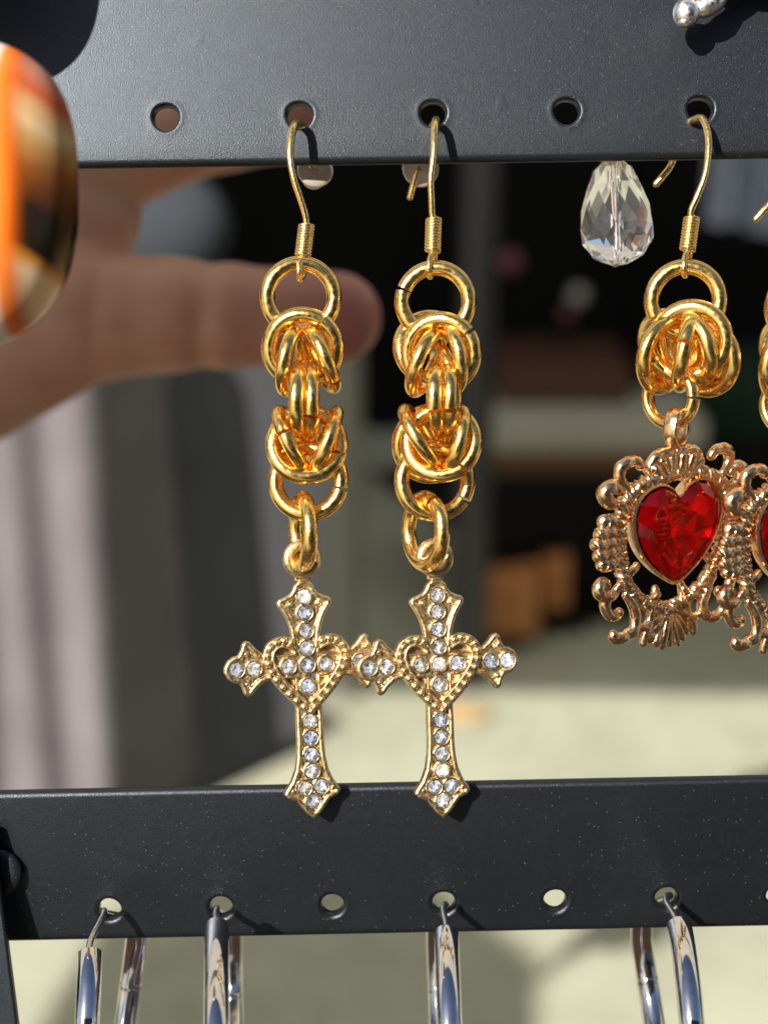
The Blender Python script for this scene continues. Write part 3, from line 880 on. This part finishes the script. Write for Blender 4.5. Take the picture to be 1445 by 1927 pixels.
# height in the stone, tilted bands, wobbling
hh = math_(at, 'ADD', math_(at, 'MULTIPLY', mp.outputs[2], 1 / (500 * U)), math_(at, 'MULTIPLY', mp.outputs[0], 1 / (1100 * U)))
hh = math_(at, 'ADD', hh, math_(at, 'MULTIPLY', math_(at, 'SUBTRACT', nz, .5), .16))
hh = math_(at, 'ADD', hh, .5)
bandc = ramp(at, hh, [(.0, (.88, .66, .42)), (.24, (.92, .68, .40)), (.285, (.60, .24, .03)), (.315, (.018, .010, .005)), (.46, (.028, .012, .005)), (.54, (.18, .05, .007)),
                      (.60, (.30, .10, .014)), (.66, (.50, .26, .08)), (.71, (.70, .50, .27)), (.77, (.66, .36, .16)), (.82, (.60, .11, .03)), (.92, (.66, .32, .24))])
fx = math_(at, 'ADD', math_(at, 'MULTIPLY', mp.outputs[0], -1 / (240 * U)), math_(at, 'MULTIPLY', math_(at, 'SUBTRACT', noise(at, 60, 2), .5), .10))
fx = math_(at, 'ADD', fx, .285)
om = ramp(at, fx, [(.12, 0.0), (.23, .92), (.30, 1.0)])
oc = ramp(at, fx, [(.14, (.34, .07, .008)), (.22, (.70, .13, .010)), (.29, (.90, .24, .03)), (.34, (.90, .80, .74))])
mx = nd(at, 'ShaderNodeMix', data_type='RGBA'); at.links.new(om, mx.inputs[0]); at.links.new(bandc, mx.inputs[6]); at.links.new(oc, mx.inputs[7])
at.links.new(mx.outputs[2], ab.inputs['Base Color'])
DA = 480
ag = thing('agate_pendant', P(20, 350, DA), 'large polished brown and orange banded agate at the left edge', 'pendant')
prof = [(-252, 100), (-246, 150), (-225, 170), (-190, 205), (-120, 228), (-40, 236), (40, 236), (120, 228), (190, 208), (225, 186), (246, 150), (252, 60)]
v = []; f = []; n = 72
# slab: rounded outline in the picture plane with a bevelled facet towards the viewer
def outline(s):
    o = []
    for k in range(n):
        a = 2 * math.pi * k / n
        c_, s_ = math.cos(a), math.sin(a)
        ex = 2 / (3.0 if s_ > 0 else 2.5)
        o.append((np.sign(c_) * abs(c_) ** ex * 240 * s, np.sign(s_) * abs(s_) ** ex * 250 * s))
    return o
rings = [(.05, 97), (.3, 96.5), (.54, 94), (.61, 90), (.69, 81), (.78, 66), (.86, 46), (.92, 26), (.965, 4), (.99, -18), (1.0, -42), (.985, -75), (.9, -105), (.7, -120), (.2, -122)]
cc = P(-142, 360, DA)
for s, z in rings:
    for x, y in outline(s):
        # flat cut at the lower right corner
        v.append((cc[0] + x * .96, cc[1] - z * .9, cc[2] + y))
for i in range(len(rings) - 1):
    for k in range(n):
        k2 = (k + 1) % n; f.append((i*n+k, i*n+k2, (i+1)*n+k2, (i+1)*n+k))
f.append(tuple(range(n))[::-1]); f.append(tuple(range((len(rings)-1)*n, len(rings)*n)))
part('agate_stone', v, f, AG, ag)
# second stone higher on the same cord, above the frame; its shadow falls on the rack
sh_c = np.array([P(-20, -56, 0)[0], 0, P(-20, -56, 0)[2]])
tdep = 420
c2 = sh_c + np.array([sl.x, sl.y, sl.z]) / abs(sl.y) * tdep
v2 = (np.array(v) - cc) * .93 + c2
v3, f3 = tube(np.array([cc + [-150, 20, 200], (cc + c2) / 2 + [-190, 0, 0], c2 + [-120, 20, -160]]), 8, 8)
v4, f4 = tube(np.array([c2 + [0, 20, 200], c2 + [0, 160, 700], c2 + [40, 400, 1300]]), 8, 8)
CORD = mat('black_cord', (.02, .018, .016), .8)[0]
ag2 = thing('agate_pendant', c2, 'upper agate stone on the cord, throwing the dark rounded shadow on the upper bar', 'pendant')
part('agate_stone', v2, f, AG, ag2)
part('cord', v3, f3, CORD, ag); part('cord', v4, f4, CORD, ag2)

# ------------------------------------------------------------------ hand behind the rack
def caps(X, Y, Z, a, b):
    ax, ay, az, ra = a; bx, by, bz, rb = b
    dx, dy, dz = bx - ax, by - ay, bz - az; L = dx*dx + dy*dy + dz*dz
    t = np.clip(((X-ax)*dx + (Y-ay)*dy + (Z-az)*dz) / L, 0, 1)
    return np.sqrt((X-ax-dx*t)**2 + (Y-ay-dy*t)**2 + (Z-az-dz*t)**2) - (ra + (rb-ra)*t)
def smin(a, b, k):
    h = np.clip(.5 + .5 * (b - a) / k, 0, 1); return b * (1 - h) + a * h - k * h * (1 - h)
# skeleton in pixels of the photo at the hand's own depth: x right, y down, z towards camera
thumb = [(-60, 690, 0, 150), (150, 600, 30, 128), (330, 598, 40, 104), (430, 600, 40, 96), (540, 604, 36, 90), (632, 602, 30, 86)]
index = [(-20, 400, -30, 150), (170, 300, -40, 108), (360, 232, -50, 86), (420, 222, -52, 84), (545, 212, -60, 74), (640, 200, -70, 64)]
web = [(20, 520, -10, 150), (130, 420, -30, 118), (178, 402, -30, 82)]
middle = [(-60, 330, -60, 130), (150, 160, -110, 100), (360, 60, -160, 82), (520, 40, -210, 74), (640, 50, -250, 64)]
ringf = [(-110, 260, -60, 120), (60, 20, -150, 92), (250, -90, -220, 78), (400, -110, -280, 70), (510, -95, -330, 60)]
pinky = [(-200, 240, -60, 110), (-60, -90, -160, 80), (100, -210, -240, 66), (220, -240, -300, 58), (310, -230, -340, 50)]
palm = [(-60, 480, -40, 190), (-260, 560, -70, 210), (-520, 720, -90, 185), (-900, 980, -90, 190)]
hs = 12.0
gx = np.arange(-1000, 760, hs); gy = np.arange(-340, 1220, hs); gz = np.arange(-460, 260, hs)
GX, GY, GZ = np.meshgrid(gx, gy, gz, indexing='ij')
fld = None
for ch_ in (thumb, web, index, middle, ringf, pinky, palm):
    cf = None
    for a, b in zip(ch_, ch_[1:]):
        s = caps(GX, GY, GZ, a, b); cf = s if cf is None else smin(cf, s, 16)
    fld = cf if fld is None else smin(fld, cf, 34 if ch_ is not index else 22)
for cx_, wd_, am_ in ((392, 13, 7), (412, 9, 4), (206, 16, 5)):      # creases across the thumb's joints
    fld += am_ * np.exp(-((GX - cx_ + (GY - 600) * .12) / wd_) ** 2) * np.exp(-((GY - 600) / 130) ** 2) * (GZ > -40)
V, Q = surface_nets(fld.astype(np.float32), (gx[0], gy[0], gz[0]), hs)
DH = 1660.0; kh = (D + DH) / D
V = np.stack([(V[:, 0] - 722.5) * kh, DH - V[:, 2] * kh, -(V[:, 1] - 963.5) * kh], 1)
SKIN, st, sb = mat('skin', (.45, .22, .15), .5)
sb.inputs['Subsurface Weight'].default_value = .1; sb.inputs['Subsurface Radius'].default_value = (.006, .002, .001); sb.inputs['Subsurface Scale'].default_value = .6
sx = nd(st, 'ShaderNodeSeparateXYZ'); st.links.new(coords(st), sx.inputs[0])
sk1 = ramp(st, noise(st, 70, 4, .6), [(.3, (.66, .31, .21)), (.5, (.74, .40, .27)), (.7, (.78, .46, .32))])
# fingertips are redder
fin = math_(st, 'ADD', math_(st, 'MULTIPLY', sx.outputs[0], 1 / .03), math_(st, 'MULTIPLY', math_(st, 'SUBTRACT', noise(st, 60, 2), .5), .5))
mk = nd(st, 'ShaderNodeMix', data_type='RGBA'); st.links.new(ramp(st, fin, [(.0, 0.0), (.7, .8)]), mk.inputs[0]); st.links.new(sk1, mk.inputs[6]); mk.inputs[7].default_value = (.50, .16, .145, 1)
st.links.new(mk.outputs[2], sb.inputs['Base Color']); bump(st, sb, noise(st, 500, 4, .6), .4, 3e-4)
hand_o = np.array([(400 - 722.5) * kh, DH, -(560 - 963.5) * kh])
hm = big_mesh('hand', (V - hand_o) * U, Q[:, ::-1], [SKIN])
hm.flip_normals() if False else None
ho = bpy.data.objects.new('person', hm); C.objects.link(ho)
ho.matrix_world = M @ Matrix.Translation(Vector(hand_o * U))
tag(ho, "person's bare hand behind the rack, thumb stretched out to the right, out of focus", 'hand')

# ------------------------------------------------------------------ ground and surroundings (world metres)
cam_w = M @ Vector((0, -D * U, 0))
def W(x, y, dist):
    """world point at horizontal distance dist (m, along +Y from the camera) seen at photo pixel x, y"""
    dl = Vector(((x - 722.5), D, -(y - 963.5))); dw = MR @ dl
    return cam_w + dw * (dist / dw.y)
def G(x, y):
    dl = Vector(((x - 722.5), D, -(y - 963.5))); dw = MR @ dl
    return cam_w + dw * (-cam_w.z / dw.z)

def wobj(name, v, f, m, parent=None, smooth=False):
    me = np_mesh(name, v, f, smooth, [m]); o = bpy.data.objects.new(name, me); C.objects.link(o)
    if parent is not None:
        o.parent = parent; o.matrix_parent_inverse = Matrix.Identity(4); o.location = -parent.location
    return o
def rot_z(v, a, c):
    v = np.asarray(v, float); c = np.asarray(c, float); ca, sa = math.cos(a), math.sin(a); q = v - c
    return np.stack([q[:, 0]*ca - q[:, 1]*sa, q[:, 0]*sa + q[:, 1]*ca, q[:, 2]], 1) + c

GR_, t, b = mat('pale_concrete', (.5, .5, .4), .85)
c1 = ramp(t, noise(t, 2.2, 6, .62, None, .3), [(.32, (.33, .34, .26)), (.55, (.41, .425, .33)), (.72, (.47, .49, .39))])
c2_ = ramp(t, noise(t, 14, 5, .7), [(.30, (.74, .74, .74)), (.55, (1, 1, 1))])
mm = nd(t, 'ShaderNodeMix', data_type='RGBA', blend_type='MULTIPLY'); mm.inputs[0].default_value = .8
t.links.new(c1, mm.inputs[6]); t.links.new(c2_, mm.inputs[7]); t.links.new(mm.outputs[2], b.inputs['Base Color'])
bump(t, b, noise(t, 60, 6, .7), .4, .01)
v = [(-90, -90, 0), (90, -90, 0), (90, 90, 0), (-90, 90, 0)]
gnd = wobj('ground', v, [(0, 1, 2, 3)], GR_); tag(gnd, kind='structure')

# canopy with valance and poles, added out of view to shade the far ground
def cloth_mat(name, col, col2, scale=30, rough=.9):
    m, t, b = mat(name, col, rough); t.links.new(ramp(t, noise(t, scale, 4, .6), [(.3, col), (.7, col2)]), b.inputs['Base Color'])
    b.inputs['Specular IOR Level'].default_value = .08; return m
DARKCL = cloth_mat('black_canvas', (.004, .004, .005), (.008, .008, .009))
GREYCL = cloth_mat('charcoal_cloth', (.085, .087, .096), (.105, .107, .118), 18)
def canvas(name, col, tr):
    m = bpy.data.materials.new(name); m.use_nodes = True; t = m.node_tree; t.nodes.clear()
    o = nd(t, 'ShaderNodeOutputMaterial'); d = nd(t, 'ShaderNodeBsdfDiffuse'); d.inputs[0].default_value = (*col, 1)
    l = nd(t, 'ShaderNodeBsdfTranslucent'); l.inputs[0].default_value = (*col, 1)
    mx = nd(t, 'ShaderNodeMixShader'); mx.inputs[0].default_value = tr
    t.links.new(d.outputs[0], mx.inputs[1]); t.links.new(l.outputs[0], mx.inputs[2]); t.links.new(mx.outputs[0], o.inputs[0]); return m
CANVAS = canvas('natural_canvas', (.66, .62, .52), .55)
PARA = canvas('thin_parasol_cloth', (.75, .70, .55), .55)
MAUVE = cloth_mat('mauve_grey_cloth', (.135, .122, .132), (.185, .168, .180), 12)
POLEM = mat('dark_pole_paint', (.020, .020, .022), .4)[0]
POLEG = mat('grey_olive_pole_paint', (.16, .16, .14), .45)[0]

kx, ky = -sw.x / sw.z, -sw.y / sw.z           # shadow drift per metre of height
Hc = 2.25
edge_y = G(1200, 1308).y - ky * (Hc - .24)
can = thing('added_shade_canopy', label='added wide canvas canopy out of view, casting the shade on the ground behind', cat='canopy', world=(0, edge_y, 0))
nx = 40; vv = []; ff = []
for i in range(nx + 1):
    x = -5 + 11 * i / nx
    sag = -.02 * (1 - math.cos(2 * math.pi * i / 10))
    vv += [(x, edge_y, Hc - .22 + .5 * sag), (x, edge_y, Hc + sag), (x, edge_y + 1.7, Hc + .35), (x, edge_y + 3.3, Hc + .05)]
for i in range(nx):
    for k in range(3):
        a = i * 4 + k; ff.append((a, a + 4, a + 5, a + 1))
wobj('canopy_cloth', vv, ff, CANVAS, can)
for x in (-4.9, 5.9):
    for y in (edge_y + .02, edge_y + 3.28):
        v, f = lathe([(.03, 0), (.03, Hc)], 12); v = v + np.array([x, y, 0]); wobj('pole', v, f, POLEM, can, True)

# black backdrop of the stall
bd = []; bf = []
n = 120
for i in range(n + 1):
    x = -4.5 + 10 * i / n; yy = 4.35 + .05 * math.sin(i * .9) + .03 * math.sin(i * 2.3)
    bd += [(x, yy + .02, 0.002), (x, yy, 2.3)]
for i in range(n): bf.append((2*i, 2*i+2, 2*i+3, 2*i+1))
o = wobj('backdrop_curtain', bd, bf, DARKCL, None, True); tag(o, 'black curtain hung in folds as backdrop behind the stall tables', 'curtain')
for xx, nm in ((-4.6, 0), (5.6, 1)):
    o = wobj('side_curtain', [(xx, edge_y + .3, .002), (xx, 4.5, .002), (xx, 4.5, 2.2), (xx, edge_y + .3, 2.2)], [(0, 1, 2, 3)], DARKCL)
    tag(o, 'black side curtain closing the stall at its ' + ('left' if nm == 0 else 'right') + ' end, outside the photo', 'curtain')

# draped low table with a front edge running slantwise
def table_cloth(name, p0, p1, h, depth, m, label, cat, folds=26, flare=.04):
    p0 = np.array(p0[:2]); p1 = np.array(p1[:2]); e = p1 - p0; L = np.linalg.norm(e); e /= L; nn = np.array([-e[1], e[0]])
    v = []; f = []; N = 160
    for i in range(N + 1):
        s = i / N; q = p0 + e * L * s; wv = math.sin(s * folds * 6.28) * flare * .5 + math.sin(s * folds * 2.7 + 1) * flare * .5
        a = q - nn * (wv + flare); v += [(*a, .003), (*(q - nn * wv * .3), h * .8), (*q, h), (*(q + nn * depth), h)]
    for i in range(N):
        for k in range(3): a = i*4+k; f.append((a, a+4, a+5, a+1))
    o = wobj(name, v, f, m, None, True); tag(o, label, cat); return o
TB = cloth_mat('black_table_cloth', (.006, .005, .005), (.010, .009, .008))
table_cloth('draped_table', G(870, 1215), G(1760, 1030), .24, .5, TB, 'low table under a black cloth at the back of the pale ground', 'table')
# slab / boards on the table, blurred strips in the photo
def slab(name, x0, x1, y0, y1, dist, m, label, cat, depth=.12, rz=0):
    a = W(x0, y1, dist); b = W(x1, y0, dist)
    v, f = boxv(a.x, b.x, dist + cam_w.y, dist + cam_w.y + depth, a.z, b.z)
    c = ((a.x + b.x) / 2, dist + cam_w.y, (a.z + b.z) / 2)
    v = rot_z(v, rz, c)
    me = np_mesh(name, v - np.array(c), f, False, [m]); o = bpy.data.objects.new(name, me); C.objects.link(o); o.location = c
    bm = o.modifiers.new('bevel', 'BEVEL'); bm.width = .006; bm.segments = 2
    return tag(o, label, cat)
ms = lambda n, c, r=.7: mat(n, c, r)[0]
slab('bench_top', 905, 1330, 795, 850, 3.35, ms('grey_green_board', (.42, .42, .36)), 'long pale grey-green bench board behind the right cross', 'bench', .3)
slab('shelf_board', 900, 1260, 862, 900, 3.3, ms('brown_board', (.13, .07, .03)), 'dark brown shelf board just under the pale bench board', 'shelf')
slab('blue_crate', 915, 1150, 912, 985, 3.25, ms('blue_grey_plastic', (.06, .07, .12)), 'dull blue-grey crate under the shelf board', 'crate', .2)
slab('wooden_tray', 905, 1110, 985, 1010, 3.2, ms('tan_wood', (.16, .09, .05)), 'narrow tan tray under the blue-grey crate', 'tray', .2)
OR = cloth_mat('orange_brown_cardboard', (.40, .17, .06), (.48, .22, .09), 9)
slab('cardboard_box', 912, 1012, 1095, 1200, 2.82, OR, 'orange-brown cardboard box standing beside the dark pole, the larger and nearer one', 'box', .12, R_(-8))
slab('cardboard_box', 1018, 1072, 1055, 1150, 2.92, OR, 'orange-brown cardboard box, the smaller one right of the other', 'box', .1, R_(-4))
slab('brown_shelf', 940, 1190, 690, 770, 3.5, ms('dark_red_brown_wood', (.07, .025, .012)), 'dark red-brown wooden chest above the pale bench board', 'chest', .3)
slab('green_bag', 1300, 1500, 700, 900, 3.6, cloth_mat('dark_green_cloth', (.012, .03, .02), (.02, .045, .03)), 'dark green cloth bag at the right edge behind the heart earrings', 'bag', .3)
# pink flowers and a pale blue shirt, lost in the dark
def blob(name, x, y, dist, r, m, label, cat, sc=(1, 1, 1), n=1):
    rs = random.Random(int(x * 7 + y)); L = []
    for i in range(n):
        c = W(x + (rs.uniform(-1, 1) * r * 22 if n > 1 else 0), y + (rs.uniform(-1, 1) * r * 22 if n > 1 else 0), dist + rs.uniform(-.03, .03))
        L.append(sphere(tuple(c), r * rs.uniform(.5, 1) if n > 1 else r, 12, 8, sc))
    v, f = join(*L); v = np.asarray(v)
    o = wobj(name, v, f, m, None, True); c = v.mean(0)
    o.data.transform(Matrix.Translation(Vector(-c))); o.location = c
    return tag(o, label, cat)
PINK = ms('pink_petals', (.16, .04, .07)); BLUEC = cloth_mat('pale_blue_cloth', (.30, .36, .52), (.42, .48, .62), 10)
blob('pink_flower', 960, 492, 3.7, .03, PINK, 'dim pink flower in the dark, nearer the right chain', 'flower', n=7)
blob('pink_flower', 1068, 590, 3.7, .02, PINK, 'smaller dim pink flower below and right of the other', 'flower', n=6)
blob('glass_ball', 1088, 555, 3.3, .022, ms('frosted_glass', (.25, .25, .26), .3), 'small round pale glass ball glinting in the dark below the crystal drop', 'ball')
def hanging(name, x0, x1, y0, y1, dist, m, label, cat, folds=3):
    a = W(x0, y0, dist); b = W(x1, y1, dist); v = []; f = []; N = 30
    for i in range(N + 1):
        s = i / N; x = a.x + (b.x - a.x) * s; yy = a.y + .03 * math.sin(s * folds * 6.28)
        v += [(x, yy, a.z), (x + .01 * math.sin(s * 9), yy + .01, b.z), (x, yy + .015, a.z), (x + .01 * math.sin(s * 9), yy + .025, b.z)]
    for i in range(N):
        k = i * 4; f += [(k, k + 4, k + 5, k + 1), (k + 2, k + 3, k + 7, k + 6)]
    f += [(0, 1, 3, 2), (N*4, N*4+2, N*4+3, N*4+1)]
    o = wobj(name, v, f, m, None, True); return tag(o, label, cat)
hanging('blue_shirt', 1340, 1395, 250, 425, 3.3, BLUEC, 'pale blue cloth hanging in the dark behind the whole heart earring', 'cloth')
hanging('blue_shirt', 1425, 1500, 250, 440, 3.3, BLUEC, 'pale blue cloth hanging at the very right edge of the photo', 'cloth')
blob('grey_cloth_bundle', 322, 425, .9, .034, cloth_mat('blue_grey_cloth', (.035, .042, .052), (.05, .058, .07)), 'grey cloth bundle seen in the gap between thumb and index finger', 'cloth', (1.1, .6, 1))

# poles
def pole(x, dist, r, m, label, hgt=2.3):
    g_ = W(x, 1200, dist); v, f = lathe([(r, 0.002), (r, hgt), (.001, hgt + .01)], 16)
    o = wobj('tent_pole', v, f, m, None, True); o.location = (g_.x, g_.y, 0); return tag(o, label, 'pole')
pole(884, 2.7, .036, POLEM, 'dark tent pole rising behind the right cross earring')
pole(645, 2.65, .042, POLEG, 'short grey-olive post behind the left cross earring', .74)

# charcoal cloth hanging from a table at the left and mauve cloth beside it
def drape(name, pts_top, pts_bot, m, label, cat, amp, folds, N=140, seed=0, wrap=0):
    rs = random.Random(seed); v = []; f = []; R = 14
    ph = [rs.uniform(0, 6) for _ in range(5)]
    tx = np.array([[p.x, p.y, p.z] for p in pts_top]); bx = np.array([[p.x, p.y, p.z] for p in pts_bot])
    for i in range(N + 1):
        s = i / N; a = tx[0] * (1 - s) + tx[1] * s; b = bx[0] * (1 - s) + bx[1] * s
        for k in range(R + 1):
            u = k / R; q = a * (1 - u) + b * u; q[1] += wrap * max(0, (s - .78) / .22) ** 2
            wv = sum(math.sin(s * folds * (1 + .6 * j) * 6.28 + ph[j] + u * (1.2 - j * .7)) / (1 + j) for j in range(4))
            v.append((q[0], q[1] + amp * wv * (.35 + u * .65), q[2]))
    for i in range(N):
        for k in range(R): a = i*(R+1)+k; f.append((a, a+1, a+R+2, a+R+1))
    o = wobj(name, v, f, m, None, True)
    sm = o.modifiers.new('thick', 'SOLIDIFY'); sm.thickness = .002
    return tag(o, label, cat)
drape('charcoal_cloth', (W(150, 590, 1.05), W(610, 590, 1.15)), (W(100, 1640, 1.05), W(600, 1400, 1.15)), GREYCL, 'smooth charcoal cloth hanging below the hand', 'cloth', .003, .8, seed=3)
drape('mauve_cloth', (W(-260, 560, .95), W(262, 560, 1.0)), (W(-200, 1700, .95), W(352, 1560, 1.0)), MAUVE, 'mauve-grey cloth hanging in soft folds at the left edge', 'cloth', .013, 1.7, seed=11, wrap=.07)
g0 = G(250, 1560); g1 = G(610, 1385)
e_ = (g1 - g0).normalized(); nn = Vector((-e_.y, e_.x, 0))
BRW = cloth_mat('red_brown_board', (.16, .05, .035), (.2, .07, .05), 14)
v, f = boxv(0, (g1 - g0).length, 0, .10, 0.003, .05)
v = np.array([np.array(g0) + np.array(e_) * q[0] + np.array(nn) * q[1] + np.array([0, 0, q[2]]) for q in v])
o = wobj('board', v, f, BRW); tag(o, 'red-brown board lying slantwise on the pale ground beside the left cross tip', 'board')
LEAF = ms('dry_leaf', (.46, .30, .13))
gl = G(868, 1350); v, f = sphere((0, 0, .01), .05, 12, 8, (1.2, .7, .18)); o = wobj('dry_leaf', v, f, LEAF, None, True); o.location = gl
tag(o, 'yellow-brown dry leaf lying on the sunlit ground right of the right cross shaft', 'leaf')

# parasol added out of view so that its shade falls below the lower bar
pc = G(560, 1880); hp_ = 2.3
px, py = pc.x - kx * hp_, pc.y - ky * hp_
pr = thing('added_shade_parasol', label='added pale parasol out of view, throwing shade on the ground below the lower bar', cat='parasol', world=(px, py, 0))
v = []; f = []; n = 8; R0 = .36
v.append((px, py, hp_ + .12))
for k in range(n):
    a = 2 * math.pi * (k + .3) / n; v.append((px + R0 * math.cos(a), py + R0 * math.sin(a), hp_))
for k in range(n): f.append((0, 1 + k, 1 + (k + 1) % n))
wobj('parasol_cloth', v, f, PARA, pr)
v, f = lathe([(.018, .0), (.018, hp_ + .1)], 10); wobj('pole', v + np.array([px, py, 0]), f, POLEM, pr, True)

# unseen table added under the rack; its dark cloth darkens the metal's reflections
tb = thing('added_dark_table', label='added unseen table under the rack, its dark brown cloth darkening the reflections', cat='table', world=(0, -.15, 0))
BRCL = cloth_mat('dark_brown_table_cloth', (.035, .020, .013), (.05, .03, .02), 40)
v, f = boxv(-.75, .75, -.50, .17, TZ - .03, TZ - .004); wobj('table_top', v, f, POLEM, tb)
rows_ = [(0, 0, 0), (.004, 0, -.03), (.01, 0, -.16), (.03, .01, -.32)]
vv = []; ff = []
peri = [(x, -.50) for x in np.linspace(-.75, .75, 60)] + [(.75, y) for y in np.linspace(-.5, .17, 28)[1:]] + [(x, .17) for x in np.linspace(.75, -.75, 60)[1:]] + [(-.75, y) for y in np.linspace(.17, -.5, 28)[1:-1]]
npz = len(peri)
for k, (x, y) in enumerate(peri):
    ox, oy = (x / .75 if abs(x) > .74 else 0), (-1 if y < -.49 else 1 if y > .16 else 0)
    for o_, w2, dz in rows_:
        wv = o_ + w2 * math.sin(k * .8); vv.append((x + ox * (.004 + wv), y + oy * (.004 + wv), TZ + dz))
for k in range(npz):
    k2 = (k + 1) % npz
    for j in range(3): ff.append((k*4+j, k2*4+j, k2*4+j+1, k*4+j+1))
ff.append(tuple(k * 4 for k in range(npz)))
wobj('tablecloth', vv, ff, BRCL, tb)
for x in (-.7, .7):
    for y in (-.45, .12):
        v, f = lathe([(.02, .0), (.02, TZ - .03)], 10); wobj('leg', v + np.array([x, y, 0]), f, POLEM, tb, True)

# unseen building added behind the camera to darken what the metal mirrors
BRK, bt, bb = mat('dark_brown_brick', (.10, .055, .035), .85)
wk = nd(bt, 'ShaderNodeTexBrick'); wk.inputs['Scale'].default_value = 1.0; wk.inputs['Brick Width'].default_value = .24; wk.inputs['Row Height'].default_value = .08; wk.inputs['Mortar Size'].default_value = .008
wk.inputs['Color1'].default_value = (.11, .055, .035, 1); wk.inputs['Color2'].default_value = (.08, .042, .03, 1); wk.inputs['Mortar'].default_value = (.16, .14, .12, 1)
cb = nd(bt, 'ShaderNodeSeparateXYZ'); bt.links.new(coords(bt), cb.inputs[0]); cm = nd(bt, 'ShaderNodeCombineXYZ')
bt.links.new(cb.outputs[0], cm.inputs[0]); bt.links.new(cb.outputs[2], cm.inputs[1]); bt.links.new(cm.outputs[0], wk.inputs['Vector']); bt.links.new(wk.outputs[0], bb.inputs['Base Color'])
bu = thing('added_dark_building', label='added dark brick building behind the photographer, out of view, darkening reflections in the metal', cat='building', world=(4, -8.5, 0))
v, f = boxv(-3.5, 16, -13, -8.5, 0, 7.5); wobj('wall', v, f, BRK, bu)
v, f = boxv(-3.7, 16.2, -13.2, -8.3, 7.503, 7.8); wobj('roof', v, f, POLEM, bu)
WIN = mat('dark_window_glass', (.02, .025, .03), .08)[0]
for r_ in range(2):
    for c_ in range(7):
        x0 = -2.2 + c_ * 2.6; z0 = 1.2 + r_ * 3.1
        v, f = boxv(x0, x0 + 1.1, -8.5, -8.44, z0, z0 + 1.6); wobj('window', v, f, WIN, bu)

for o in bpy.data.objects:
    if '_o'  in o.keys(): del o['_o']
